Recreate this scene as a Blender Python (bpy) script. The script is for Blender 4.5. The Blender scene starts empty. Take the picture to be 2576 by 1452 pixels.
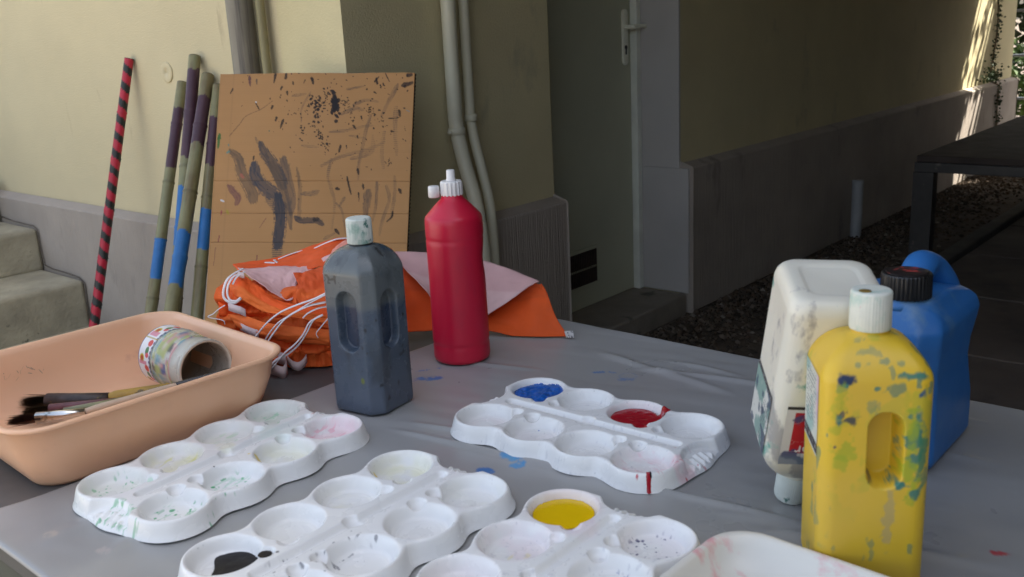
import bpy, bmesh, math, random
import numpy as np
from mathutils import Vector, Matrix
S = bpy.context.scene
COL = S.collection
rad = math.radians

# ------------------------------------------------------------------ camera
FPX, PITCH, ROLL, YAW = 2412.0, rad(15.24), rad(2.91), rad(41.29)
C0 = np.array([0, 0, 1.30])
FH = np.array([-math.sin(YAW), math.cos(YAW), 0]); RH = np.array([math.cos(YAW), math.sin(YAW), 0])
_Y0 = math.sin(PITCH)*FH + math.cos(PITCH)*np.array([0, 0, 1.]); CF = math.cos(PITCH)*FH - math.sin(PITCH)*np.array([0, 0, 1.])
CX = math.cos(ROLL)*RH - math.sin(ROLL)*_Y0; CY = math.sin(ROLL)*RH + math.cos(ROLL)*_Y0
cd = bpy.data.cameras.new('camera'); cam = bpy.data.objects.new('camera', cd); COL.objects.link(cam)
cam.matrix_world = Matrix(((CX[0], CY[0], -CF[0], C0[0]), (CX[1], CY[1], -CF[1], C0[1]), (CX[2], CY[2], -CF[2], C0[2]), (0, 0, 0, 1)))
cd.sensor_width = 36; cd.lens = 36*FPX/2576; cd.clip_start = .02; cd.clip_end = 400
cd.dof.use_dof = True; cd.dof.focus_distance = 1.75; cd.dof.aperture_fstop = 11.0
S.camera = cam
def ray(x, y): return CF + CX*((x-1288)/FPX) - CY*((y-726)/FPX)
def at(x, y, z=.78):
    d = ray(x, y); return C0 + d*((z-C0[2])/d[2])
def fd(x, y, D):
    d = ray(x, y); return C0 + d*(D/(FH@d))

# ------------------------------------------------------------------ sky, sun, exposure
W = bpy.data.worlds.new('World'); S.world = W; W.use_nodes = True
nt = W.node_tree; bg = nt.nodes['Background']
sky = nt.nodes.new('ShaderNodeTexSky'); sky.sky_type = 'NISHITA'; sky.sun_disc = False
SUN = Vector((.35, .50, .90)).normalized()
sky.sun_elevation = math.asin(SUN.z); sky.sun_rotation = math.atan2(SUN.x, SUN.y)
sky.air_density = 1.0; sky.dust_density = 4.0; sky.ozone_density = .3
bw = nt.nodes.new('ShaderNodeRGBToBW'); nt.links.new(sky.outputs[0], bw.inputs[0]); hz = nt.nodes.new('ShaderNodeMix'); hz.data_type = 'RGBA'; hz.inputs[0].default_value = .45
nt.links.new(sky.outputs[0], hz.inputs[6]); nt.links.new(bw.outputs[0], hz.inputs[7]); nt.links.new(hz.outputs[2], bg.inputs[0])   # hazy, whitish sky
bg.inputs[1].default_value = .12
sd = bpy.data.lights.new('sun', 'SUN'); so = bpy.data.objects.new('sun', sd); COL.objects.link(so)
sd.energy = 4.5; sd.angle = rad(.5); sd.color = (1, .93, .82)
so.rotation_euler = (-SUN).to_track_quat('-Z', 'Y').to_euler(); so.location = (6, 6, 8)
S.view_settings.view_transform = 'Standard'; S.view_settings.look = 'None'
S.view_settings.exposure = 2.2; S.view_settings.gamma = 1

# ------------------------------------------------------------------ helpers
def lin(c):
    if isinstance(c, str): c = [int(c[i:i+2], 16)/255 for i in (0, 2, 4)]
    return tuple((v/12.92 if v <= .04045 else ((v+.055)/1.055)**2.4) for v in c)
def nmath(t, op, a, b=None, c=None):
    n = t.nodes.new('ShaderNodeMath'); n.operation = op
    for i, v in enumerate((a, b, c)):
        if v is None: continue
        if isinstance(v, (int, float)): n.inputs[i].default_value = v
        else: t.links.new(v, n.inputs[i])
    return n.outputs[0]
def mixc(t, fac, a, b, mode='MIX'):
    n = t.nodes.new('ShaderNodeMix'); n.data_type = 'RGBA'; n.blend_type = mode
    for i, v in ((0, fac), (6, a), (7, b)):
        if isinstance(v, (int, float)): n.inputs[i].default_value = v
        elif isinstance(v, (tuple, list)): n.inputs[i].default_value = (*v[:3], 1)
        else: t.links.new(v, n.inputs[i])
    return n.outputs[2]
def noise(t, vec, scale, detail=4, rough=.55):
    n = t.nodes.new('ShaderNodeTexNoise'); n.inputs['Scale'].default_value = scale
    n.inputs['Detail'].default_value = detail; n.inputs['Roughness'].default_value = rough
    if vec is not None: t.links.new(vec, n.inputs['Vector'])
    return n.outputs[0]
def remap(t, v, a, b, c=0., d=1.):
    n = t.nodes.new('ShaderNodeMapRange'); n.inputs[1].default_value = a; n.inputs[2].default_value = b
    n.inputs[3].default_value = c; n.inputs[4].default_value = d; t.links.new(v, n.inputs[0]); return n.outputs[0]
def stretch(t, vec, s):
    n = t.nodes.new('ShaderNodeMapping'); n.inputs['Scale'].default_value = s; t.links.new(vec, n.inputs[0]); return n.outputs[0]
MATS = {}
def mat(name, col=(.5, .5, .5), rough=.6, var=.12, vscale=6, bump=0, bscale=60, spots=(), vc=False, metal=0, trans=0, sss=0, grain=None, spec=.5, coat=0, bdist=.002):
    """spots: (colour, noise scale, threshold, stretch, softness)"""
    if name in MATS: return MATS[name]
    m = bpy.data.materials.new(name); m.use_nodes = True; t = m.node_tree
    p = t.nodes['Principled BSDF']; co = t.nodes.new('ShaderNodeTexCoord').outputs['Object']
    if vc:
        a = t.nodes.new('ShaderNodeAttribute'); a.attribute_name = 'Col'; base = a.outputs[0]
    else: base = col
    f = remap(t, noise(t, co, vscale, 5), .3, .7, 1-var, 1+var)
    c = mixc(t, 1., base, (1, 1, 1), 'MULTIPLY') if not vc else base
    vm = t.nodes.new('ShaderNodeVectorMath'); vm.operation = 'SCALE'; t.links.new(c, vm.inputs[0]); t.links.new(f, vm.inputs['Scale'])
    c = vm.outputs[0]
    for k, (sc, s, th, st, soft) in enumerate(spots):
        v = stretch(t, co, st); vv = t.nodes.new('ShaderNodeVectorMath'); vv.operation = 'ADD'; vv.inputs[1].default_value = (7.3*k+3, 2.1*k, 5.7*k); t.links.new(v, vv.inputs[0])
        c = mixc(t, remap(t, noise(t, vv.outputs[0], s, 6, .62), th, th+soft), c, sc)
    t.links.new(c, p.inputs['Base Color'])
    p.inputs['Roughness'].default_value = rough; p.inputs['Metallic'].default_value = metal
    if rough < .95 and metal < .5:
        t.links.new(remap(t, noise(t, co, vscale*2.3, 4), .3, .7, max(.05, rough-.07), rough+.07), p.inputs['Roughness'])
    p.inputs['Specular IOR Level'].default_value = spec
    if trans: p.inputs['Transmission Weight'].default_value = trans
    if sss: p.inputs['Subsurface Weight'].default_value = sss; p.inputs['Subsurface Radius'].default_value = (.02, .015, .01); p.inputs['Subsurface Scale'].default_value = .4
    if coat: p.inputs['Coat Weight'].default_value = coat; p.inputs['Coat Roughness'].default_value = .15
    h = None
    if bump: h = nmath(t, 'MULTIPLY', noise(t, co, bscale, 5, .6), bump)
    if grain:   # (scale, axis stretch, amount)
        g = nmath(t, 'MULTIPLY', noise(t, stretch(t, co, grain[1]), grain[0], 3), grain[2]); h = g if h is None else nmath(t, 'ADD', h, g)
    if h is not None:
        b = t.nodes.new('ShaderNodeBump'); b.inputs['Strength'].default_value = 1; b.inputs['Distance'].default_value = bdist
        t.links.new(h, b.inputs['Height']); t.links.new(b.outputs[0], p.inputs['Normal'])
    MATS[name] = m; return m
def tag(o, label=None, cat=None, group=None, kind=None):
    for k, v in (('label', label), ('category', cat), ('group', group), ('kind', kind)):
        if v: o[k] = v
    return o
def thing(name, label, cat, loc=(0, 0, 0), rz=0, group=None):
    o = bpy.data.objects.new(name, None); COL.objects.link(o); o.location = loc; o.rotation_euler = (0, 0, rz); o.empty_display_size = .05
    return tag(o, label, cat, group)
def link(name, me, m, parent=None, smooth=True, world=False):
    o = bpy.data.objects.new(name, me); COL.objects.link(o)
    if m: me.materials.append(m)
    if smooth: me.polygons.foreach_set('use_smooth', [True]*len(me.polygons))
    if parent:
        o.parent = parent
        if world:
            M = Matrix.LocRotScale(parent.location, parent.rotation_euler, None)
            if parent.parent: M = Matrix.LocRotScale(parent.parent.location, parent.parent.rotation_euler, None) @ M
            o.matrix_parent_inverse = M.inverted()
    return o
def mesh(name, V, Fc, m, parent=None, smooth=True, world=False):
    me = bpy.data.meshes.new(name); me.from_pydata([tuple(map(float, v)) for v in V], [], [tuple(int(i) for i in q) for q in Fc]); me.update()
    return link(name, me, m, parent, smooth, world)
def frombm(name, bm, m, parent=None, smooth=False, world=False):
    me = bpy.data.meshes.new(name); bm.to_mesh(me); bm.free(); return link(name, me, m, parent, smooth, world)
def bevel(o, w=.004, seg=2, ang=40):
    b = o.modifiers.new('b', 'BEVEL'); b.width = w; b.segments = seg; b.limit_method = 'ANGLE'; b.angle_limit = rad(ang); return o
def boxbm(bm, a, b):
    a = [min(a[i], b[i]) for i in range(3)] + [max(a[i], b[i]) for i in range(3)]
    r = bmesh.ops.create_cube(bm, size=1)
    for v in r['verts']:
        v.co = Vector(((a[0]+a[3])/2+v.co.x*(a[3]-a[0]), (a[1]+a[4])/2+v.co.y*(a[4]-a[1]), (a[2]+a[5])/2+v.co.z*(a[5]-a[2])))
def box(name, a, b, m, parent=None, bev=.004, world=False):
    bm = bmesh.new(); boxbm(bm, a, b); o = frombm(name, bm, m, parent, False, world)
    return bevel(o, bev) if bev else o
def grid_faces(nu, nv, closed=False):
    i, j = np.meshgrid(np.arange(nu-1), np.arange(nv if closed else nv-1), indexing='ij'); j2 = (j+1) % nv
    return np.stack([i*nv+j, i*nv+j2, (i+1)*nv+j2, (i+1)*nv+j], -1).reshape(-1, 4)
def loft(name, rings, m, parent=None, cap=True, smooth=True, world=False):
    """rings: list of (n,3) arrays"""
    n = len(rings[0]); V = np.concatenate(rings); F = [list(q) for q in grid_faces(len(rings), n, True)]
    if cap: F.append(list(range(n))[::-1]); F.append([len(V)-n+i for i in range(n)])
    return mesh(name, V, F, m, parent, smooth, world)
def lathe_rings(prof, n=48):
    a = np.linspace(0, 2*np.pi, n, endpoint=False); return [np.c_[r*np.cos(a), r*np.sin(a), np.full(n, z)] for r, z in prof]
def catmull(P, k=8):
    P = np.array(P, float); Q = np.vstack([2*P[0]-P[1], P, 2*P[-1]-P[-2]]); out = []
    for i in range(1, len(Q)-2):
        for t in np.linspace(0, 1, k, endpoint=False):
            out.append(.5*((2*Q[i])+(-Q[i-1]+Q[i+1])*t+(2*Q[i-1]-5*Q[i]+4*Q[i+1]-Q[i+2])*t*t+(-Q[i-1]+3*Q[i]-3*Q[i+1]+Q[i+2])*t**3))
    out.append(Q[-2]); return np.array(out)
def tube_rings(P, r, n=10, flat=1., up=(0, 0, 1)):
    P = np.array(P, float); r = np.full(len(P), r) if np.isscalar(r) else np.array(r)
    T = np.gradient(P, axis=0); T /= np.linalg.norm(T, axis=1)[:, None]
    u = np.array(up, float); rings = []; a = np.linspace(0, 2*np.pi, n, endpoint=False)
    N = np.cross(T[0], u); N = N if np.linalg.norm(N) > 1e-3 else np.cross(T[0], [1, 0, 0]); N /= np.linalg.norm(N)
    for i in range(len(P)):
        N = N-T[i]*(N@T[i]); N /= np.linalg.norm(N); B = np.cross(T[i], N)
        rings.append(P[i]+r[i]*(np.cos(a)[:, None]*N+flat*np.sin(a)[:, None]*B))
    return rings
def tube(name, P, r, m, parent=None, n=10, flat=1., world=False, up=(0, 0, 1)):
    return loft(name, tube_rings(P, r, n, flat, up), m, parent, True, True, world)
def rrect(w, d, r, n=160, cham=None):
    """rounded rectangle ring with even spacing, half sizes w,d"""
    r = min(r, w*.999, d*.999); pts = []
    for cx, cy, a0 in ((w-r, d-r, 0), (-w+r, d-r, 90), (-w+r, -d+r, 180), (w-r, -d+r, 270)):
        for a in np.linspace(a0, a0+90, 9): pts.append((cx+r*math.cos(rad(a)), cy+r*math.sin(rad(a))))
    if cham:   # flatten corners: cut by plane |x|+|y| <= w+d-cham
        pts = [(x*k, y*k) for x, y in pts for k in [min(1, (w+d-cham)/(abs(x)+abs(y)+1e-9))]]
    pts = np.array(pts+[pts[0]]); L = np.r_[0, np.cumsum(np.hypot(*np.diff(pts, axis=0).T))]
    s = np.linspace(0, L[-1], n, endpoint=False); return np.c_[np.interp(s, L, pts[:, 0]), np.interp(s, L, pts[:, 1])]
def _h(i, j, k, s):
    x = (i*374761393+j*668265263+k*2147483647+s*974634777) & 0xffffffff
    x = ((x ^ (x >> 13))*1274126177) & 0xffffffff; return ((x ^ (x >> 16)) & 0xffff)/65535.
def vn(p, sc, seed=0):
    p = np.asarray(p, float)*sc+1000.; i = np.floor(p).astype(np.int64); f = p-i; f = f*f*(3-2*f); o = 0
    for a in (0, 1):
        for b in (0, 1):
            for c in (0, 1):
                w = (f[:, 0] if a else 1-f[:, 0])*(f[:, 1] if b else 1-f[:, 1])*(f[:, 2] if c else 1-f[:, 2])
                o = o+w*_h(i[:, 0]+a, i[:, 1]+b, i[:, 2]+c, seed)
    return o
def fbm(p, sc, seed=0, oc=4): return sum(vn(p, sc*2**k, seed+k)*.5**k for k in range(oc))/sum(.5**k for k in range(oc))
def ss(x, a, b): t = np.clip((x-a)/(b-a), 0, 1); return t*t*(3-2*t)
def setcol(o, C):
    a = o.data.color_attributes.new('Col', 'FLOAT_COLOR', 'POINT'); C = np.c_[C, np.ones(len(C))]; a.data.foreach_set('color', C.astype(np.float32).ravel())
def coords(o):
    a = np.empty(len(o.data.vertices)*3); o.data.vertices.foreach_get('co', a); return a.reshape(-1, 3)
def blend(C, m, col): return C*(1-m[:, None])+np.array(lin(col) if isinstance(col, str) else col)*m[:, None]
def text(name, s, size, m, parent, M, font_ext=.0003):
    c = bpy.data.curves.new(name, 'FONT'); c.body = s; c.size = size; c.extrude = font_ext; c.align_x = 'LEFT'; c.resolution_u = 3
    tmp = bpy.data.objects.new(name+'_t', c); COL.objects.link(tmp); bpy.context.view_layer.update()
    me = bpy.data.meshes.new_from_object(tmp.evaluated_get(bpy.context.evaluated_depsgraph_get())); bpy.data.objects.remove(tmp)
    me.transform(M); me.materials.clear(); me.name = name; return link(name, me, m, parent, False)

# ------------------------------------------------------------------ materials of the setting
cream = mat('cream_render', (.61, .525, .325), .85, .045, 2.5, 1., 190, spots=[((.46, .41, .29), 3.2, .66, (1, 1, .35), .14), ((.50, .42, .26), 11, .66, (1, 1, .3), .10), ((.20, .20, .17), 30, .762, (1, 1, .45), .02)], bdist=.0022)
olive = mat('olive_render', (.61, .535, .315), .85, .07, 2.5, 1., 150, spots=[((.30, .28, .20), 3.5, .62, (1, 1, .6), .2)], bdist=.002)
plinthm = mat('plinth_render', (.37, .32, .27), .9, .12, 3, .5, 120, spots=[((.2, .18, .16), 5, .60, (1, 1, .35), .12)], grain=(40, (4, 4, .12), 1.9), bdist=.003)
greyp = mat('grey_paint', (.47, .45, .43), .8, .06, 3, .5, 150, bdist=.001)
doorm = mat('door_paint', (.48, .49, .36), .55, .06, 3, .2, 60, spots=[((.25, .22, .17), 9, .7, (1, 1, .4), .06)], bdist=.001)
conc = mat('concrete', (.33, .295, .21), .92, .22, 7, 1.2, 55, spots=[((.16, .14, .10), 4, .58, (1, 1, 1), .15), ((.10, .09, .06), 18, .66, (1, 1, 1), .06), ((.5, .47, .4), 11, .68, (1, 1, 1), .08)], bdist=.004)
dirt = mat('earth', (.10, .076, .054), .97, .3, 3, 1., 30, spots=[((.16, .12, .08), 22, .60, (1, 1, 1), .08), ((.035, .027, .02), 9, .55, (1, 1, 1), .1)], bdist=.01)
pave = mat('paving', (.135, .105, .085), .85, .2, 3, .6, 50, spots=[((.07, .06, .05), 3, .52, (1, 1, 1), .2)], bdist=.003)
whitep = mat('white_pipe', (.66, .63, .47), .45, .06, 5, .1, 40)
blackm = mat('black_metal', (.045, .042, .04), .45, .2, 12, .3, 40, spots=[((.14, .12, .10), 14, .62, (1, 1, 1), .1)])

# ------------------------------------------------------------------ setting
wood = mat('brown_wood', (.22, .16, .10), .8, .2, 8)
XC, XP, YL, YLP = -2.213, -2.153, 1.844, 1.794       # cream and plinth faces of the two walls
D0, D1, DX = 2.783, 3.690, -2.43                      # doorway
def sheet(name, x0, x1, y0, y1, z, m, lab=None):
    o = mesh(name, [(x0, y0, z), (x1, y0, z), (x1, y1, z), (x0, y1, z)], [(0, 1, 2, 3)], m, None, False); return tag(o, kind='structure')
sheet('ground', -80, 80, -80, 80, -.004, dirt)
lightpave = mat('bounce_paving', (.46, .42, .35), .9, .12, .8, .4, 30)
sheet('bounce_ground', -40, -2.5, -40, -1.0, .0, lightpave)  # unseen pale ground added to bounce warm light
g = box('landing_slab', (-9, .2, -.05), (-2.30, YLP-.002, .15), conc, None, .012); tag(g, kind='structure')
# paving slabs with open joints on the right
bm = bmesh.new()
random.seed(4)
for ix in range(6):
    for iy in range(9):
        x, y = -1.45+ix*.82, 2.9+iy*.82
        boxbm(bm, (x+.008, y+.008, -.03), (x+.812, y+.812, .012+random.uniform(-.003, .003)))
g = bevel(frombm('paving', bm, pave), .005); tag(g, kind='structure')
g = box('kerb', (-1.545, 1.8, -.02), (-1.46, 8.9, .035), mat('kerbstone', (.10, .09, .08), .9, .2, 6, .5, 50), None, .01); tag(g, kind='structure')

B = thing('building', 'rendered building with cream walls, grey plinth and a recessed door', 'building', (XC, YL, 0))
def wall(name, prof, x0, x1, axis, m, par=B):
    """extrude"""
    bm = bmesh.new(); boxbm(bm, x0, x1); return frombm(name, bm, m, par, False, True)
TOP = 2.62
wall('wall', 0, (-14, YL, 0), (XC-.3, YL+.3, 6.4), 0, cream)
wall('wall', 0, (XC-.3, YL, TOP), (XC, YL+.3, 6.4), 0, cream)
wall('wall', 0, (XC-.3, YL, 0), (XC, D0, TOP), 0, olive)
wall('wall', 0, (XC-.3, D1, 0), (XC, 9.08, TOP), 0, olive)
wall('wall', 0, (XC-.3, D0, 2.15), (XC, D1, TOP), 0, olive)
def plinth(name, p0, p1, out, z, drop=.045):
    """p0,p1: line of the wall face; out: vector proud; sloped ledge on top"""
    p0, p1, out = map(lambda v: np.array(v, float), (p0, p1, out)); V = []
    for p in (p0, p1):
        V += [(*p, 0), (*(p+out), 0), (*(p+out), z-drop+.02), (*(p+out*.93), z-drop+.026), (*p, z)]
    F = [(i, i+5, (i+1) % 5+5, (i+1) % 5) for i in range(5)]+[(4, 3, 2, 1, 0), (5, 6, 7, 8, 9)]
    return bevel(mesh(name, V, F, plinthm, B, False, True), .006)
zl = .685
plinth('plinth', (-14, YL-.001), (XP, YL-.001), (0, YLP-YL), zl-.01)
plinth('plinth', (XC+.001, YLP), (XC+.001, D0), (XP-XC, 0), zl)
plinth('plinth', (XC+.001, D1), (XC+.001, 9.06), (XP-XC, 0), zl)
# recess
wall('reveal', 0, (DX-.2, D1+.002, 0), (XC-.003, D1+.02, 2.15), 0, greyp)
box('reveal', (XC-.28, D1-.012, .09), (XP-.012, D1+.004, .66), greyp, B, .003, True)
box('reveal', (XC-.28, D1-.012, .6605), (XC+.001, D1+.004, 2.15), greyp, B, .003, True)
box('reveal', (XC-.28, D0-.004, .09), (XC-.003, D0+.01, 2.15), olive, B, .003, True)
door = box('door', (DX-.05, D0+.012, .095), (DX, D1-.055, 2.12), doorm, B, .003, True)
fr = box('door_frame', (DX-.06, D1-.048, .09), (DX+.028, D1-.013, 2.148), mat('frame_paint', (.74, .76, .68), .5, .1, 9, .3, 60, spots=[((.12, .09, .06), 20, .66, (1, 1, .3), .05)]), B, .003, True)
hm = mat('handle_metal', (.80, .80, .66), .4, .08, 30, metal=0)
hpl = loft('handle_plate', [np.c_[np.full(64, DX+dx), rrect(.021*k, .118*k2, .02, 64)[:, 0]+3.588, rrect(.021*k, .118*k2, .02, 64)[:, 1]+1.232] for dx, k, k2 in ((0, 1, 1), (.007, 1, 1), (.009, .85, .97))], hm, None, True, True)
hpl.name = 'handle'; hpl.parent = door
tb = tube('lever', catmull([(DX+.008, 3.588, 1.275), (DX+.045, 3.588, 1.275), (DX+.052, 3.60, 1.276), (DX+.052, 3.66, 1.277), (DX+.050, 3.700, 1.275)], 6), .0095, hm, None, 12)
tb.parent = hpl
bm = bmesh.new(); boxbm(bm, (DX+.0085, 3.583, 1.160), (DX+.0105, 3.593, 1.188)); r = bmesh.ops.create_cone(bm, cap_ends=True, segments=18, radius1=.0095, radius2=.0095, depth=.002, matrix=Matrix.Translation((DX+.0097, 3.588, 1.190)) @ Matrix.Rotation(rad(90), 4, 'Y'))
kh = frombm('keyhole', bm, mat('dark', (.01, .01, .01), .6), None, False); kh.parent = hpl
# vent with louvres in the door
vent = box('vent_frame', (DX, 3.05, .185), (DX+.006, 3.345, .362), doorm, None, .002); vent.parent = door
bm = bmesh.new(); boxbm(bm, (DX+.0062, 3.065, .20), (DX+.0072, 3.332, .265)); boxbm(bm, (DX+.0062, 3.065, .275), (DX+.0072, 3.332, .347))
vb = frombm('vent_opening', bm, mat('rust_dark', (.018, .010, .008), .8, .3, 30)); vb.parent = vent
bm = bmesh.new()
for i in range(22): boxbm(bm, (DX+.0073, 3.072+i*.0122, .20), (DX+.010, 3.075+i*.0122, .347))
vb = frombm('vent_grille', bm, mat('rust', (.055, .035, .028), .8, .3, 30)); vb.parent = vent
box('door_step', (DX-.02, D0-.0, -.05), (XP-.02, D1-.014, .09), mat('step_stone', (.25, .22, .18), .85, .2, 6, .8, 60, spots=[((.10, .09, .07), 8, .6, (1, 1, 1), .1)], bdist=.003), B, .010, True)
wall('upper_wall', 0, (-14, YL+.3, TOP), (XC-.001, 9.08, 6.4), 0, cream)
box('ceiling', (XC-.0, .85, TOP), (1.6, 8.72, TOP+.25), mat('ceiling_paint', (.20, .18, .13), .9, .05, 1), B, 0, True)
box('end_light_block', (-1.15, 8.74, 0), (1.35, 8.9, TOP+.2), MATS['ceiling_paint'], B, 0, True)  # unseen wall added to cut daylight from the far end
box('side_light_block', (1.35, -1.2, 0), (1.6, 8.72, TOP), mat('side_block_dark', (.09, .08, .05), .9, .1, 1), B, 0, True)  # unseen dark wall added to keep the passage dim
# round plug in the cream wall and the specks of paint thrown on it
pg = loft('wall_plug', [np.c_[a[:, 0]-3.188, np.full(40, YL)-a[:, 2], a[:, 1]+1.205] for a in lathe_rings([(.036, .0), (.036, .0035), (.033, .005), (.004, .005), (.0035, .003)], 40)], cream, B, True, True, True)
# concrete steps on the left
ST = thing('concrete_steps', 'worn concrete steps climbing beside the cream wall at the far left', 'steps', (-4.0, 1.2, .15))
def stair(x, z0, z1, depth):
    bm = bmesh.new(); boxbm(bm, (x-depth, -.6, z0), (x, YLP-.003, z1))
    o = frombm('step', bm, conc, ST, False, True); bevel(o, .022, 4)
    return o
for i in range(6): stair(-3.995-.372*i, .10 if i == 0 else .15+.19*i-.0, .35+.188*i, 3.2)
# ragged joint between steps and plinth
jt = [(-3.992, .15), (-3.996, .25), (-3.99, .338), (-4.03, .356), (-4.15, .362), (-4.28, .363), (-4.352, .372), (-4.366, .44), (-4.362, .53), (-4.40, .547), (-4.6, .55), (-4.74, .56)]
tube('mortar_joint', [(x+random.uniform(-.004, .004), YLP-.008, z) for x, z in jt], .0030, mat('joint_dark', (.13, .11, .085), .95, .3, 20), ST, 6, 1, True)

# pipes
def pipe(name, lab, pts, r, m, clamps=(), k=8):
    t = thing(name, lab, 'pipe', pts[0]); tube('pipe_run', catmull(pts, k), r, m, t, 20, 1, True)
    for c, ax_, rr in clamps:
        rg = lathe_rings([(rr, -.012), (rr+.003, -.010), (rr+.003, .010), (rr, .012)], 28)
        loft('clamp', [a+np.array(c) for a in rg], m, t, True, True, True)
    return t
pipe('cream_pipe', 'thicker cream painted pipe on the dark wall with a clamp where it bends', [(-2.169, 2.236, 2.6), (-2.169, 2.236, 1.6), (-2.169, 2.236, 1.1), (-2.165, 2.236, .99), (-2.141, 2.236, .887), (-2.102, 2.236, .76), (-2.082, 2.236, .615), (-2.075, 2.236, .4), (-2.075, 2.236, 0)], .0235, whitep, [((-2.166, 2.236, .985), 0, .0245)])
pipe('cream_pipe', 'thinner cream painted pipe, the right one of the pair on the dark wall', [(-2.181, 2.319, 2.6), (-2.181, 2.319, 1.6), (-2.181, 2.319, 1.1), (-2.175, 2.319, .98), (-2.145, 2.319, .86), (-2.117, 2.319, .743), (-2.108, 2.319, .622), (-2.106, 2.319, .4), (-2.106, 2.319, 0)], .0165, whitep, [((-2.178, 2.319, 1.02), 0, .0175)])
bm = bmesh.new(); bmesh.ops.create_uvsphere(bm, u_segments=14, v_segments=8, radius=.008, matrix=Matrix.Translation((-2.166, 2.205, .985))); frombm('clamp_screw', bm, whitep, bpy.data.objects['cream_pipe'], True, True)
pm = mat('drain_brown', (.24, .215, .165), .55, .15, 5, .1, 30, spots=[((.10, .09, .08), 3, .52, (8, 8, .3), .1)])
pipe('drainpipe', 'wide brown grey drainpipe on the cream wall behind the cardboard', [(-2.625, 1.79, 2.6), (-2.625, 1.79, 1.4), (-2.625, 1.79, 0.)], .0415, pm)
pipe('conduit', 'thin olive conduit beside the brown drainpipe', [(-2.555, 1.815, 2.6), (-2.555, 1.815, 1.4), (-2.555, 1.815, .7)], .014, mat('conduit_olive', (.26, .23, .12), .6, .1))
pipe('stub_pipe', 'short pale pipe stub standing against the dark plinth', [(-2.118, 5.52, 0), (-2.118, 5.525, .15), (-2.12, 5.53, .335)], .032, mat('stub_grey', (.36, .37, .38), .6, .15, 10))

# railing and greenery beyond the wall's end
R_ = thing('railing', 'pale metal railing in front of the garden at the far right', 'railing', (-2.6, 9.6, 0))
rm = mat('rail_metal', (.17, .20, .24), .5, .05)
for z in (.45, .83, 1.22): tube('rail', [(-4.0, 9.7, z), (4, 9.7, z)], .012, rm, R_, 12, 1, True)
for x in (-3.0, -1.2, .6, 2.4): tube('post', [(x, 9.73, 0), (x, 9.73, 1.3)], .02, rm, R_, 12, 1, True)
leafm = mat('leaves', (.09, .16, .035), .6, .45, 3, trans=0)
leafd = mat('dark_leaves', (.03, .06, .018), .6, .45, 3)
def leafcloud(name, n, boxes, size, m, seed, parent=None):
    rs = np.random.RandomState(seed); V = []; F = []
    for k in range(n):
        (c, s) = boxes[rs.randint(len(boxes))]; p = np.array(c)+rs.normal(0, .42, 3)*np.array(s)
        d = rs.normal(size=3); d /= np.linalg.norm(d); e = np.cross(d, rs.normal(size=3)); e /= np.linalg.norm(e); L = size*rs.uniform(.6, 1.3); w = L*.33
        b = len(V); nrm = np.cross(d, e)*L*.12
        V += [p, p+d*L*.5+e*w+nrm, p+d*L, p+d*L*.5-e*w+nrm]; F.append((b, b+1, b+2, b+3))
    return mesh(name, V, F, m, parent, False)
for nm, lab, bx, m, sd_, s in (('shrub', 'sunlit yellow green shrub beyond the railing at the far right', [((-3.0, 11.2, .5), (1.0, .6, .5)), ((-2.2, 11.4, .3), (.9, .6, .35)), ((-3.9, 11.3, .4), (.8, .5, .5))], leafm, 1, .07),
                               ('hedge', 'dark garden hedge behind the sunlit shrub', [((1.5, 12.6, 2), (1.6, .8, 2)), ((-2.8, 12.3, 1.9), (1.6, .7, 2)), ((-.5, 12.5, 1.9), (1.8, .7, 2)), ((-5, 12.8, 1.9), (2.0, .8, 2))], leafd, 2, .14)):
    t = thing(nm, lab, 'plant', (bx[0][0][0], bx[0][0][1], 0)); o = leafcloud('foliage', 5200 if sd_ == 1 else 15000, bx, s, m, sd_); o.parent = t; o.matrix_parent_inverse = Matrix.Translation(t.location).inverted()
    for k in range(4): q = bx[k % len(bx)][0]; tube('stem', catmull([(q[0]+.2*k, q[1], 0), (q[0]+.15*k, q[1]+.05, q[2]*.6), (q[0]+.25*k, q[1], q[2]*1.2)], 5), [.03]*5+[.02]*5+[.01], wood, t, 8, 1, True)
# unseen slats added at the far end to shape the sun streak on the wall
P = thing('shade_slats', 'unseen wooden slats added beyond the passage end to stripe the sunlight', 'shade_slats', (0, 9, 0))
SLATS = [(8.80, 8.812), (9.055, 9.075), (9.15, 9.19), (9.22, 10.6)]
for a, b in SLATS: box('slat', (-2.2 if b < 10 else -6, a, 2.66), (2.4, b, 2.69), wood, P, 0, True)
for x in (-.9, 2.2): box('post', (x, 10.5, 0), (x+.1, 10.6, 2.66), wood, P, .004, True)

o = leafcloud('dapple_leaves', 260, [((-1.55, 9.08, 2.76), (.35, .13, .04)), ((-1.35, 8.84, 2.76), (.3, .10, .04))], .06, leafd, 9); o.parent = P; o.matrix_parent_inverse = Matrix.Translation(P.location).inverted()  # unseen leaves added to break up the sun streak
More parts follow.
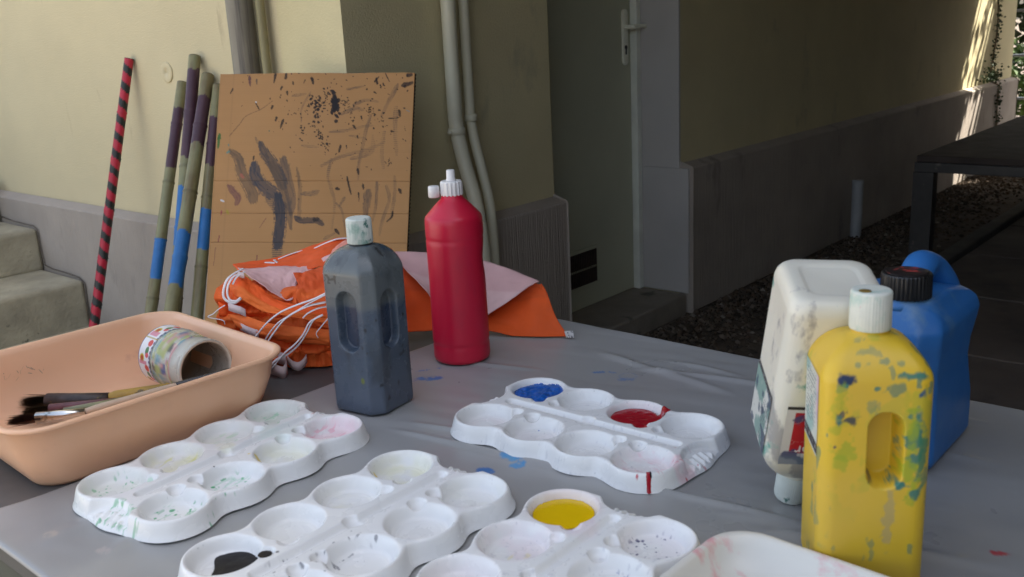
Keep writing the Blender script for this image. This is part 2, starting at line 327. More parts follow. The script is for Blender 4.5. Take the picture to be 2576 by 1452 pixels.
# creeper climbing the end of the wall
t = thing('creeper', 'thin dark creeper climbing the far end of the passage wall', 'plant', (XP, 8.46, 0))
rs = np.random.RandomState(5); P_ = [(XP+.012, 8.47+.03*math.sin(z*9), z) for z in np.linspace(0, .66, 12)]+[(XC+.015, 8.44+.05*math.sin(z*7), z) for z in np.linspace(.70, 2.0, 20)]
tube('stem', P_, .008, wood, t, 6, 1, True)
V = []; F = []
for k in range(900):
    p = np.array(P_[rs.randint(len(P_))])+np.array([abs(rs.normal(0, .012)), rs.normal(0, .035), rs.normal(0, .05)])
    if k % 4 == 0: p = np.array([XP+.02+abs(rs.normal(0, .02)), 8.15+rs.normal(0, .12), .72+abs(rs.normal(0, .05))])
    d = rs.normal(size=3); d /= np.linalg.norm(d); e = np.cross(d, rs.normal(size=3)); e /= np.linalg.norm(e); L = .022; b = len(V); V += [p, p+d*L*.5+e*L*.4, p+d*L, p+d*L*.5-e*L*.4]; F.append((b, b+1, b+2, b+3))
mesh('leaf_mass', V, F, leafd, t, False, True)

# leaf litter and pebbles along the wall foot
rs = np.random.RandomState(8); V = []; F = []; Cc = []
for k in range(7500):
    if k < 5600: x, y = XP+.01+abs(rs.normal(0, .24)), rs.uniform(2.6, 8.5)
    else: x, y = rs.uniform(-2.9, -1.0), rs.uniform(-.4, 2.2)
    if x > -1.56 and y > 1.8: continue
    if y < 1.5 and x < -2.25 and y > .1: continue
    L = rs.uniform(.006, .024); a = rs.uniform(0, 6.28); h = rs.uniform(.001, .012); n = 6; b = len(V)
    V.append((x, y, h+L*.35))
    for j in range(n): q = a+j*2*math.pi/n; r = L*rs.uniform(.5, 1); V.append((x+r*math.cos(q), y+r*math.sin(q)*.7, h*rs.uniform(-.3, 1.)))
    F += [(b, b+1+j, b+1+(j+1) % n) for j in range(n)]
    cc = np.array([(.09, .066, .044), (.13, .10, .074), (.045, .033, .022), (.22, .19, .155), (.085, .054, .032)][rs.choice(5, p=[.3, .15, .33, .03, .19])]); Cc += [cc]*(n+1)
lt = mesh('leaf_litter', V, F, mat('litter', vc=True, rough=.9, var=.2, vscale=30), None, False); setcol(lt, np.array(Cc)); tag(lt, 'dry leaves and pebbles scattered along the foot of the dark wall', 'litter', kind='stuff')
lf = mesh('dead_leaf', [(-1.30, 3.02, .02), (-1.27, 2.985, .028), (-1.215, 2.98, .022), (-1.185, 3.01, .03), (-1.21, 3.05, .02), (-1.265, 3.06, .03), (-1.24, 3.015, .016)], [(6, i, (i+1) % 6) for i in range(6)], mat('leaf_brown', (.24, .15, .09), .8, .2, 30)); tag(lf, 'single curled brown leaf on the dark paving', 'leaf')

# black bench behind
t = thing('metal_table', 'low black metal framed table standing in the dark passage', 'table', (-1.2, 6.2, 0))
box('table_top', (-1.61, 4.96, .548), (.4, 8.1, .580), mat('dark_top', (.045, .032, .026), .75, .25, 5, .2, 40), t, .004, True)
box('apron', (-1.615, 4.945, .500), (.405, 4.985, .5475), blackm, t, .003, True)
box('apron', (-1.615, 4.986, .500), (-1.575, 8.1, .5475), blackm, t, .003, True)
for x, y in ((-1.618, 4.94), (.31, 4.94), (-1.618, 8.0), (.31, 8.0)): box('leg', (x, y, 0), (x+.1, y+.07, .499), blackm, t, .003, True)

# ------------------------------------------------------------------ table and plastic sheet
TZ = .78
t = thing('work_table', 'dark weathered work table carrying the paints and palettes', 'table', (-.5, .82, 0))
dt = mat('dark_table', (.085, .085, .082), .5, .25, 5, .25, 30, spots=[((.05, .062, .05), 3, .55, (1, 3, 1), .2), ((.35, .32, .30), 26, .74, (1, 1, 1), .02)], grain=(30, (.3, 3, 1), .3), bdist=.001)
ap = mat('apron_green', (.075, .085, .068), .6, .3, 4, .3, 40, grain=(50, (.2, 1, 4), .5), spots=[((.16, .15, .12), 12, .62, (.5, 1, 2), .1)], bdist=.001)
box('table_top', (-1.50, .335, TZ-.028), (.52, 1.31, TZ), dt, t, .004, True)
for a, b in (((-1.49, .345, TZ-.10), (.51, .37, TZ-.0285)), ((-1.49, 1.275, TZ-.10), (.51, 1.30, TZ-.0285)), ((-1.49, .371, TZ-.10), (-1.465, 1.274, TZ-.0285)), ((.485, .371, TZ-.10), (.51, 1.274, TZ-.0285))): box('apron', a, b, ap, t, .003, True)
for x, y in ((-1.46, .375), (-1.46, 1.215), (.425, .375), (.425, 1.215)): box('leg', (x, y, 0), (x+.055, y+.055, TZ-.03), ap, t, .004, True)

nx, ny = 560, 340
gx, gy = np.meshgrid(np.linspace(-1.138, .515, nx), np.linspace(.331, 1.328, ny), indexing='ij'); x = gx.ravel(); y = gy.ravel(); p = np.c_[x, y, 0*x]
z = np.full(len(x), TZ+.0018)
q = np.c_[x*1.2+y*.35, y*5-x*1.1, 0*x]                                  # long soft folds running along the table
z += .0075*(fbm(q, 2.6, 3, 3)-.5)*ss(x, -1.12, -.9)
def crease(a, b, w, h):
    a, b = np.array(a[:2]), np.array(b[:2]); d = b-a; L = np.hypot(*d); d = d/L; s = (x-a[0])*d[0]+(y-a[1])*d[1]; v = -(x-a[0])*d[1]+(y-a[1])*d[0]+.006*(vn(p, 9, 9)-.5)
    return 1.25*h*np.exp(-(v/w)**2)*ss(s, 0, .08)*ss(L-s, 0, .1)
for a, b, w, h in (((960, 1075), (2100, 1345), .006, .0035), ((1000, 1060), (1320, 1120), .005, .003), ((1560, 925), (2030, 985), .007, .003), ((1660, 905), (1900, 960), .006, .003), ((2300, 1120), (2576, 1190), .008, .003), ((240, 1440), (430, 1290), .014, .004), ((60, 1400), (330, 1260), .016, .003), ((1760, 1290), (2040, 1330), .008, .004), ((1850, 1330), (2576, 1440), .009, .004), ((1480, 880), (1890, 1010), .009, .003), ((2080, 1000), (2560, 1080), .008, .003), ((1080, 905), (1420, 940), .008, .002)):
    z += crease(at(*a), at(*b), w, h)
z = np.maximum(z, TZ+.0009)
z -= ss(y, 1.306, 1.330)**2*.03+ss(-y, -.3365, -.330)**2*.004
z += ss(-x, 1.10, 1.14)*.003*vn(p, 9, 4)+.004*ss(-x-y*.2, 1.27, 1.36)
x2 = x+.010*(fbm(np.c_[y, 0*y, 0*y], 5, 7, 2)-.5)*ss(-x, 1.0, 1.13)-.012*ss(-y, -.42, -.33)*ss(-x, 1.0, 1.13)
y2 = y+.012*(fbm(np.c_[x, 0*y, 0*y], 4, 8, 2)-.5)*ss(y, 1.2, 1.32)
C = np.tile(np.array([.318, .318, .312]), (len(x), 1))*(.9+.2*fbm(p, 3.1, 5)[:, None])
C = blend(C, .35*ss(fbm(p, 2.2, 11), .45, .7)*ss(-x, .5, 1.0), (.32, .24, .25))
C = blend(C, .30*ss(fbm(p, 5, 12), .55, .75), (.20, .21, .22))
def smear(pxy, rx, ry, col, st=1., sc=90, th=.47, ang=0.):
    global C
    c = at(*pxy); dx, dy = x-c[0], y-c[1]; ca, sa = math.cos(ang), math.sin(ang); u, v = dx*ca+dy*sa, -dx*sa+dy*ca
    d = np.sqrt((u/rx)**2+(v/ry)**2)+.9*(fbm(p, sc, int(pxy[0]), 3)-.5)
    C = blend(C, st*(1-ss(d, .75, .98))*ss(fbm(p, sc*2.5, int(pxy[1]), 2), th-.2, th), col)
BL = (.03, .16, .42)
for s in (((1078, 955), .024, .011, BL, .9, 60, .42, .7), ((1066, 935), .014, .003, BL, .8, 120, .5, .9), ((1104, 930), .004, .004, BL, .8, 120), ((1040, 960), .008, .006, BL, .8, 120), ((1510, 938), .012, .0045, BL, .8, 100, .45, .7), ((1540, 938), .008, .004, BL, .7, 120), ((1572, 956), .016, .007, BL, .5, 150, .52, .7), ((1300, 1155), .022, .011, (.05, .25, .5), .9, 60, .40, .5), ((1303, 1176), .010, .013, (.05, .25, .5), .9, 80, .42), ((1282, 1160), .010, .006, (.06, .27, .5), .8, 80, .42), ((1220, 1192), .013, .010, BL, .95, 60, .35), ((2518, 1396), .009, .004, (.45, .03, .05), .9, 90, .4, .6), ((2498, 1393), .004, .003, (.45, .03, .05), .9, 90, .4), ((130, 1350), .010, .007, (.42, .38, .33), .7), ((262, 1390), .012, .006, (.42, .38, .36), .7), ((1180, 800), .02, .01, (.4, .3, .3), .4), ((1100, 1000), .09, .05, (.36, .27, .28), .35, 20, .3)): smear(*s)
ring = at(1580, 948); C = blend(C, .35*np.exp(-((np.hypot(x-ring[0], y-ring[1])-.013)/.0012)**2), BL)
V = np.c_[x2, y2, z]
mt = mat('plastic_sheet', vc=True, rough=.33, var=.05, vscale=3, bump=.25, bscale=14, spec=.5, bdist=.0015)
o = mesh('plastic_sheet', V, grid_faces(nx, ny)[:, ::-1], mt); setcol(o, C); tag(o, 'crumpled pale grey plastic sheet spread over the dark table', 'table cover')
m_ = o.modifiers.new('s', 'SOLIDIFY'); m_.thickness = .0006; m_.offset = -1

# ------------------------------------------------------------------ palettes
PX, PY = .0812, .0565
WX = np.array([-1.5, -.5, .5, 1.5])*PX; PT = .0208
def outline(x, y):
    d = np.maximum(np.abs(x)-.135, 0); d2 = np.maximum(np.abs(y)-.0835, 0); s = np.hypot(d, d2)-.0; s = np.where((np.abs(x) < .135) & (np.abs(y) < .0835), np.maximum(np.abs(x)-.135, np.abs(y)-.0835), s)
    k = .019
    for cx in WX:
        for cy in (-PY, PY):
            c = np.hypot(x-cx, y-cy)-.0488; h = np.clip(.5+.5*(s-c)/k, 0, 1); s = s*(1-h)+c*h-k*h*(1-h)
    e = np.maximum(np.hypot((np.abs(x)-.095)/.0825, y/.080)-1, -1)*.07   # rounded handle end
    h = np.clip(.5+.5*(s-e)/k, 0, 1); return s*(1-h)+e*h-k*h*(1-h)
def pal_h(x, y):
    s = -outline(x, y)
    z = .0028*ss(s, -.0005, .0012)+(PT+.0010-.0028)*ss(s, .0012, .0080)**.75-.0010*ss(s, .0105, .0150)
    # end grips
    ax_ = np.abs(x); e = np.hypot((ax_-.184)/.036, y/.041)
    rib = np.clip(.5+.75*np.cos(y*2*np.pi/.0105), 0, 1)
    gf = .0042+.0085*ss(-ax_, -.1745, -.150)+.0042*rib*ss(-e, -.80, -.66)*ss(-ax_, -.1750, -.1715)
    z = np.where((e < 1.1) & (ax_ > .14), np.minimum(z, gf+(z-gf)*ss(e, .95, 1.05)), z)
    # wells
    for i, cx in enumerate(WX):
        for cy in (-PY, PY):
            r = np.hypot(x-cx, y-cy)
            w = .0042+.0008*ss(r, .0235, .0243)+.0014*ss(r, .0275, .0285)+(PT-.0064)*ss(r, .0302, .0388)**.72
            z = np.minimum(z, np.where(r < .0388, w, 9))
            sx = 1 if i % 2 == 0 else -1; px, py = cx+sx*.0262, cy-np.sign(cy)*.0300; r2 = np.hypot(x-px, y-py)
            z = np.minimum(z, np.where(r2 < .0100, PT-.0085*np.sqrt(np.clip(1-(r2/.0100)**2, 0, 1))**.8, 9))
    # brush rest groove
    dx = np.maximum(np.abs(x-.004)-.128, 0); d = np.hypot(dx, y)
    z = np.minimum(z, np.where(d < .0085, PT-.0065*(1-ss(d, .0045, .0082)), 9))
    d = np.hypot(x-.0, y); z = np.minimum(z, np.where(d < .0125, PT-.009*np.sqrt(np.clip(1-(d/.0125)**2, 0, 1)), 9))
    return z
def pal_grid():
    st = .0009; xs = np.arange(-.188, .1881, st); ys = np.arange(-.112, .1121, st); gx, gy = np.meshgrid(xs, ys, indexing='ij'); x, y = gx.ravel(), gy.ravel()
    s = outline(x, y)
    for _ in range(3):   # pull the outside vertices onto the outline
        e = 1e-4; gx_ = (outline(x+e, y)-outline(x-e, y))/(2*e); gy_ = (outline(x, y+e)-outline(x, y-e))/(2*e); g = gx_**2+gy_**2+1e-9
        mv = (s > 0) & (s < st*1.6); d = outline(x, y); x = np.where(mv, x-d*gx_/g, x); y = np.where(mv, y-d*gy_/g, y)
    keep = s < st*1.6; F = grid_faces(len(xs), len(ys)); F = F[keep[F].all(1)]; F = F[(s[F] <= 0).any(1)]
    idx = -np.ones(len(x), int); u = np.unique(F); idx[u] = np.arange(len(u)); return x[u], y[u], idx[F]
PGX, PGY, PGF = pal_grid(); PGZ = pal_h(PGX, PGY); PGZ[outline(PGX, PGY) > -2e-4] = 0
# soften (two Jacobi passes through the faces) to round the edges
nb = np.zeros((len(PGX), 2)); E_ = np.vstack([PGF[:, [0, 1]], PGF[:, [1, 2]], PGF[:, [2, 3]], PGF[:, [3, 0]]])
fixed = outline(PGX, PGY) > -6e-4
for _ in range(3):
    acc = np.zeros(len(PGX)); cnt = np.zeros(len(PGX)); np.add.at(acc, E_[:, 0], PGZ[E_[:, 1]]); np.add.at(cnt, E_[:, 0], 1); np.add.at(acc, E_[:, 1], PGZ[E_[:, 0]]); np.add.at(cnt, E_[:, 1], 1)
    kk = np.where(np.hypot((np.abs(PGX)-.184)/.036, PGY/.041) < 1.0, .15, .60); PGZ = np.where(fixed, PGZ, (1-kk)*PGZ+kk*acc/np.maximum(cnt, 1))
palm = mat('palette_plastic', vc=True, rough=.27, var=.02, vscale=8, bump=.05, bscale=90, bdist=.0006)
GREEN, YEL, PINK, RED, BLUE, BLACK = (.03, .36, .13), (.72, .62, .16), (.80, .36, .42), (.52, .012, .03), (.01, .10, .42), (.012, .012, .016)
P3 = np.c_[PGX, PGY, PGZ]
def palette(label, X, Y, ang, stains, seed):
    """stains: (kind, x, y, r, colour, strength)"""
    t = thing('paint_palette', label, 'palette', (X, Y, TZ+.004), rad(ang), 'white eight well paint palettes on the plastic sheet')
    o = mesh('palette_tray', P3, PGF, palm, t)
    C = np.tile(np.array([.80, .80, .785]), (len(P3), 1)); q = P3+seed*3.1
    C = blend(C, .05*ss(fbm(q, 30, 2), .5, .8), (.55, .55, .5))
    dirt_ = ss(fbm(q, 260, 21, 2), .86, .90); C = blend(C, .4*dirt_, (.25, .27, .28))
    for kind, sx, sy, r, col, st in stains:
        d = np.hypot(PGX-sx, PGY-sy)/r
        if kind == 'wash': m = (1-ss(d, .7, 1.15))*(.35+.65*fbm(q, 55, int(sx*900)+3))*ss(fbm(q, 40, int(sy*700)+5), .25, .6)
        elif kind == 'specks': m = (1-ss(d, .8, 1.1))*ss(fbm(q*np.array([1, 1, .3]), 230, int(sx*900)+9, 2), .74, .79)
        elif kind == 'streak': m = (1-ss(d, .8, 1.1))*ss(fbm(q*np.array([.5, 1.7, .3]), 130, int(sx*500)+2, 3), .65, .72)*.7
        else: m = 1-ss(d+.5*(fbm(q, 160, int(sx*900), 3)-.5), .7, .9)
        C = blend(C, st*np.clip(m, 0, 1), col)
    setcol(o, C); return t, o
def pool(t, name, x0, x1, y0, y1, inside, level, m, bumpy=0., seed=0, label=None, lift=.0007):
    st = .0008; xs, ys = np.arange(x0, x1, st), np.arange(y0, y1, st); gx, gy = np.meshgrid(xs, ys, indexing='ij'); x, y = gx.ravel(), gy.ravel()
    h = pal_h(x, y); q = np.c_[x, y, 0*x+seed]; ins = inside(x, y, q, h)
    z = np.maximum(h+lift*ss(ins, 0, .6), np.where(h < level, level+bumpy*(fbm(q, 150, seed, 3)-.3)*ss(ins, 0, 1.5), -9))
    F = grid_faces(len(xs), len(ys)); F = F[(ins[F] > 0).all(1)]; u = np.unique(F); idx = np.zeros(len(x), int); idx[u] = np.arange(len(u))
    o = mesh(name, np.c_[x, y, z][u], idx[F], m, t); sm = o.modifiers.new('s', 'SMOOTH'); sm.iterations = 2
    if label: o['label'] = label
    return o
w = lambda i, s: (WX[i], s*PY)
# A: far right palette with blue and red paint
tA, oA = palette('white palette holding lumpy blue paint and a red puddle, beside the grey bottle', -.6952, .9229, 1.4+.0, [
    ('wash', *w(3, -1), .036, PINK, .35), ('streak', *w(3, -1), .036, (.7, .3, .36), .5), ('blob', WX[3]+.036, -PY+.012, .0045, (.65, .2, .25), .6), ('wash', *w(0, -1), .03, (.82, .6, .62), .25), ('wash', *w(1, -1), .032, (.82, .7, .72), .35), ('wash', *w(2, 1), .038, PINK, .5),
    ('streak', .150, -.066, .016, RED, .8), ('wash', .162, -.04, .02, PINK, .6), ('streak', .165, -.02, .03, RED, .7), ('blob', .1375, -.096, .0018, RED, .9), ('blob', .153, -.099, .004, RED, .7), ('specks', .166, -.03, .02, RED, .8),
    ('specks', WX[3], PY-.02, .02, (.05, .35, .45), .6), ('blob', WX[1]-.012, -PY+.024, .0013, BLUE, .9), ('specks', 0, 0, .14, (.4, .4, .45), .25)], 1)
wet = lambda n, c, r=.16, v=.08: mat(n, c, r, v, 40, .3, 120, coat=.05, spec=.4, bdist=.0008)
pool(tA, 'blue_paint', WX[0]-.045, WX[0]+.045, PY-.045, PY+.045, lambda x, y, q, h: (.0368-np.hypot(x-WX[0]-.001, y-PY)-.004*fbm(q, 90, 4))*300, .0135, mat('blue_paint', (.006, .095, .40), .38, .35, 60, .9, 90, coat=.1, bdist=.002), .0050, 5)
def redin(x, y, q, h):
    a = .0325-np.hypot(x-WX[2]+.001, y-PY+.002)-.002*fbm(q, 90, 4)
    b = .0058-np.hypot(np.maximum(np.abs(x-WX[2]-.0285)-.002, 0), np.maximum(np.abs(y-PY-.019)-.013, 0))+.004*(fbm(q, 120, 3)-.5)
    c = .0095-np.hypot(x-WX[2]-.0250, y-PY+.029)
    return np.maximum(np.maximum(a, b), c)*300
pool(tA, 'red_paint', WX[2]-.045, WX[2]+.05, PY-.045, PY+.045, redin, .0135, wet('red_paint', (.36, .006, .018)), .0008, 6, lift=.0012)
def radial(x, y, r0, r1, t0, w_, q):
    rx, tx = (x-WX[3])*.61+(y+PY)*-.79, (x-WX[3])*.79+(y+PY)*.61
    return (w_-np.hypot(np.maximum(np.abs(rx-(r0+r1)/2)-(r1-r0)/2, 0), np.abs(tx-t0)*.9)+.0018*(fbm(q, 170, 3)-.5))*400
pool(tA, 'red_drip', .12, .17, -.115, -.06, lambda x, y, q, h: radial(x, y, .0400, .0475, .001, .0026, q), 0, wet('red_paint', (.36, .006, .018)), 0, 2, lift=.0010)
pool(tA, 'black_streak', .12, .17, -.115, -.06, lambda x, y, q, h: radial(x, y, .0345, .0425, .0035, .0014, q), 0, mat('black_streak', (.006, .006, .008), .45, .1, 30, spec=.25), 0, 2, lift=.0016)
# B: by the tray, green specks
palette('white palette speckled green with one pink well, touching the peach tray', -1.0051, .5916, 95.2, [
    ('wash', *w(0, 1), .036, (.60, .68, .50), .35), ('specks', *w(0, 1), .034, GREEN, .9), ('blob', WX[0]-.012, PY+.026, .0032, GREEN, .7), ('blob', WX[0]+.030, PY-.026, .004, (.3, .6, .4), .5), ('wash', *w(0, -1), .034, (.72, .76, .62), .3), ('specks', *w(0, -1), .033, GREEN, 1.), ('blob', WX[0]+.008, -PY+.016, .0045, GREEN, .9),
    ('streak', WX[0], -PY, .03, GREEN, .6), ('wash', *w(1, 1), .036, (.70, .70, .25), .55), ('streak', *w(1, 1), .034, (.62, .62, .15), .8), ('wash', *w(2, 1), .034, (.62, .72, .45), .35), ('streak', *w(2, 1), .03, (.3, .6, .3), .5), ('blob', WX[2]+.008, PY-.027, .0060, GREEN, .6),
    ('wash', *w(3, 1), .036, (.55, .74, .58), .5), ('streak', *w(3, 1), .034, (.3, .66, .42), .8), ('specks', *w(1, -1), .032, GREEN, .8), ('blob', WX[1]-.012, -PY+.022, .003, GREEN, .9), ('streak', *w(1, -1), .03, (.3, .6, .4), .6),
    ('wash', *w(2, -1), .036, (.74, .74, .36), .45), ('blob', WX[2]-.022, -PY+.024, .0048, (.75, .55, .02), .85), ('blob', WX[2]-.030, -PY+.030, .0022, (.75, .6, .1), .8), ('wash', *w(3, -1), .040, (.85, .50, .55), .75), ('streak', *w(3, -1), .038, (.75, .3, .38), .8),
    ('streak', -.17, .0, .028, GREEN, .9), ('streak', -.168, -.03, .03, GREEN, .8), ('specks', -.165, 0, .03, GREEN, .7), ('specks', -.09, -.1, .03, GREEN, .7), ('streak', .17, .0, .03, RED, .8), ('wash', .01, .02, .014, (.72, .72, .4), .5), ('wash', .08, .0, .03, (.6, .78, .66), .4), ('wash', -.155, .075, .03, (.65, .76, .62), .35), ('blob', WX[1]+.005, -.0175, .0014, BLACK, .95)], 2)
# C: clean with black paint
tC, oC = palette('clean white palette with a black puddle in its nearest well, in the middle foreground', -.7398, .5708, 90.6, [
    ('wash', *w(3, 1), .038, (.78, .76, .38), .55), ('blob', WX[3]-.02, PY+.024, .0030, (.75, .55, .02), .85), ('wash', *w(2, 1), .034, (.80, .79, .60), .4), ('wash', *w(1, 1), .034, (.80, .79, .68), .3), ('wash', *w(3, -1), .036, (.80, .80, .62), .35), ('blob', WX[3]-.022, -PY+.016, .006, (.6, .58, .5), .35),
    ('specks', WX[0]+.03, -.03, .04, (.06, .06, .08), .7), ('specks', WX[1], -.03, .03, (.06, .06, .08), .6), ('blob', WX[1]+.033, -.042, .0025, (.1, .1, .12), .7), ('blob', WX[0]+.034, PY-.041, .0022, BLACK, .8)], 3)
bkp = mat('black_puddle', (.006, .006, .009), .45, .1, 40, spec=.25)
pool(tC, 'black_paint', WX[0]-.045, WX[0]+.045, PY-.045, PY+.045, lambda x, y, q, h: (.0305-np.hypot(x-WX[0]-.001, (y-PY+.004)*1.02)-.003*fbm(q, 60, 4)-.022*ss(-(x-WX[0]), -.006, .02)*ss(y-PY, -.012, .012))*300, .0075, bkp, .0005, 5)
pool(tC, 'black_drop', WX[0]+.01, WX[0]+.04, PY-.045, PY-.01, lambda x, y, q, h: (.0088-np.hypot(x-WX[0]-.0262, y-PY+.0300)-.002*fbm(q, 90, 4))*300, .018, bkp, .0005, 5)
# D: yellow puddle
tD, oD = palette('white palette with a pool of yellow paint in its far well, against the white tray', -.5184, .6009, 91.0, [
    ('wash', *w(3, 1), .044, (.80, .52, .50), .5), ('wash', *w(3, 1), .036, (.78, .62, .25), .5), ('wash', *w(2, 1), .040, (.80, .60, .64), .45), ('wash', *w(1, 1), .038, (.80, .66, .68), .4), ('streak', WX[2]-.005, PY-.01, .014, (.7, .6, .2), .6), ('streak', WX[1]+.01, PY+.01, .012, (.55, .5, .2), .7),
    ('specks', *w(3, -1), .032, (.02, .03, .12), 1.), ('specks', WX[3]-.018, -PY+.01, .012, (.02, .03, .12), 1.), ('blob', WX[3]+.008, -PY-.022, .0022, (.02, .03, .12), .9), ('blob', WX[3]-.02, -PY+.006, .0025, (.02, .03, .12), .9), ('blob', WX[3]-.026, -PY+.012, .0016, (.02, .03, .12), .9), ('wash', *w(3, -1), .038, (.78, .68, .72), .4),
    ('specks', *w(2, -1), .03, (.02, .10, .3), .8), ('blob', WX[3]+.038, .028, .0024, BLACK, .9), ('wash', .10, .03, .03, (.8, .62, .66), .5), ('specks', 0, 0, .14, (.35, .35, .4), .25), ('streak', .17, 0, .03, (.35, .5, .6), .35)], 4)
pool(tD, 'yellow_paint', WX[3]-.045, WX[3]+.045, PY-.045, PY+.045, lambda x, y, q, h: (.0355-np.hypot(x-WX[3], y-PY))*300*(h < .0131)+1e-9*0-(h >= .0131)*1., .0130, wet('yellow_paint', (.78, .50, .004), .12, .02), .0002, 5)

# ------------------------------------------------------------------ peach tray
def basin(label, cat, cx, cy, rz, w, d, h, taper, cr, lipw, m, z0=TZ+.003, name='paint_tray', wallt=.0025):
    t = thing(name, label, cat, (cx, cy, z0), rz); R = []
    def rg(k, z, e=0): 
        q = rrect(w-k, d-k, max(.006, cr-k*.35), 220); return np.c_[q, np.full(len(q), z)]
    prof = [(taper+.012, 0), (taper+.004, .001), (taper, .006), (taper*.72, h*.28), (taper*.42, h*.6), (lipw+.003, h-.009), (lipw+.001, h-.0065), (.0012, h-.0060), (0, h-.004), (0, h-.0015), (.0015, h), (lipw-.001, h), (lipw+.0025, h-.002), (lipw+wallt+.003, h-.010), (taper*.42+wallt, h*.6), (taper*.72+wallt, h*.28), (taper+wallt+.003, .010), (taper+.010, .0042), (taper+.02, .0034), (min(w, d)*.6, .0032), (min(w, d)*.97, .0032)]
    return t, loft('basin', [rg(*p) for p in prof], m, t, True)
peach = mat('peach_plastic', (.80, .475, .295), .36, .035, 5, .15, 25, sss=.12, spots=[((.30, .14, .10), 75, .765, (1, 1, .5), .02), ((.66, .36, .25), 14, .62, (1, 1, 1), .12), ((.62, .36, .25), 3.5, .62, (1, 1, 1), .25)], bdist=.0006)
tp, ob = basin('peach plastic wash basin holding a jar and brushes at the left', 'tray', -1.283, .583, rad(-2.5), .187, .192, .094, .034, .052, .006, peach, TZ+.001, 'plastic_basin')
# pencil scribble inside the far wall
bm = bmesh.new(); random.seed(12)
for k in range(9):
    y0 = -.03-.016*k; zz = .058+random.uniform(-.003, .003)
    for j in range(4):
        a = random.uniform(0, 6.28); yy = y0+.004*math.cos(a); z1 = zz+.005*math.sin(a); xx = lambda z: -.187+.0125+(1-z/.094)*.0325+.0006
        yb, zb = yy+random.uniform(-.006, .006), z1+random.uniform(-.006, .006)
        bm.faces.new([bm.verts.new(q) for q in ((xx(z1), yy, z1), (xx(zb), yb, zb), (xx(zb+.0009), yb+.0006, zb+.0009), (xx(z1+.0009), yy+.0006, z1+.0009))])
frombm('pencil_marks', bm, mat('pencil', (.42, .28, .20), .7), tp)

# white shallow tray, bottom right
def stained(name, base, stains): return mat(name, base, .35, .05, 6, .2, 30, spots=stains, bdist=.0005)
whm = stained('stained_white', (.70, .68, .62), [((.70, .40, .40), 13, .54, (1, 1.8, 1), .1), ((.50, .52, .44), 6, .56, (1, 1, 1), .2), ((.10, .12, .08), 34, .75, (1, 1, 1), .03)])
basin('shallow white tray smeared pink in the right foreground', 'tray', -.205, .545, rad(-2), .208, .215, .040, .030, .042, .006, whm, TZ+.003, 'paint_tray')

# ------------------------------------------------------------------ jar, brushes
jm = mat('jar_plastic', vc=True, rough=.3, var=.05, vscale=20, trans=0, sss=.2)
JS = 1.14; a, b = np.array([-1.364, .716, .832]), np.array([-1.240, .712, .832]); L = float(np.linalg.norm(b-a))
t = thing('paint_jar', 'paint streaked plastic jar with a fruit label lying in the peach basin', 'jar', tuple(a)); t.rotation_euler = (b-a).tolist() and Vector(b-a).to_track_quat('Z', 'Y').to_euler()
t.scale = (JS, JS, JS)
prof = [(.002, 0), (.034, 0), (.0385, .003), (.040, .008)]+[(.040, .008+.0035*i) for i in range(1, 10)]+[(.0415, .0425), (.0400, .046), (.0412, .0495), (.0402, .054), (.0400, .060), (.0385, .066), (.037, .070), (.0372, .074), (.037, .078), (.0388, .080), (.0388, .083), (.037, .0845), (.0365, .094), (.0365, .103), (.039, .105), (.0392, .108), (.0385, .111), (.0355, .111), (.0345, .105), (.034, .075), (.037, .060), (.0375, .008), (.03, .004), (.001, .004)]
o = loft('jar_body', lathe_rings(prof, 96), jm, t, False); c = coords(o); n = len(c)
ang = np.arctan2(c[:, 1], c[:, 0]); rr = np.hypot(c[:, 0], c[:, 1]); inner = (np.arange(n)//96 >= len(prof)-6)
C = np.tile(np.array([.50, .48, .41]), (n, 1)); q = np.c_[np.cos(ang)*.02, np.sin(ang)*.02, c[:, 2]*2.2]
zone = (c[:, 2] > .034) & (c[:, 2] < .084) & ~inner
for col, sd_, th in (((.16, .33, .38), 1, .46), ((.42, .44, .12), 2, .54), ((.58, .28, .27), 3, .57), ((.06, .14, .30), 4, .64), ((.60, .58, .42), 5, .60), ((.05, .06, .03), 6, .70)): C = blend(C, zone*.85*ss(fbm(q, 75, sd_, 3), th, th+.05), col)
C = blend(C, inner*1., (.34, .31, .26)); setcol(o, C)
# label: fruit shapes on white
nu, nv = 220, 60; aa = np.linspace(-np.pi, np.pi, nu); zz = np.linspace(.0065, .0365, nv); ga, gz = np.meshgrid(aa, zz, indexing='ij'); ga, gz = ga.ravel(), gz.ravel()
o = mesh('label', np.c_[.0406*np.cos(ga), .0406*np.sin(ga), gz], grid_faces(nu, nv), mat('paper_label', vc=True, rough=.45, var=.03), t)
C = np.tile(np.array([.78, .76, .74]), (len(ga), 1)); u = (ga*.0406) % .044; v = gz-.0065
def bl(cu, cv, ru, rv, col): 
    global C
    C = blend(C, 1-ss(np.hypot((u-cu)/ru, (v-cv)/rv), .85, 1.05), col)
bl(.009, .021, .0052, .0058, (.62, .05, .03)); bl(.020, .020, .006, .0045, (.06, .18, .05)); bl(.026, .022, .0035, .0045, (.6, .08, .1)); bl(.031, .010, .006, .006, (.55, .42, .02)); bl(.031, .010, .0036, .0036, (.5, .06, .03))
C = blend(C, ((u > .034) & (u < .042) & (v > .003) & (v < .022))*.8, (.62, .14, .22)); C = blend(C, ((v < .0012) | (np.abs(v-.0285) < .0009+.0006*np.sin(ga*38)))*1., (.06, .05, .18)); C = blend(C, ((u < .003))*.8, (.45, .30, .03)); setcol(o, C)

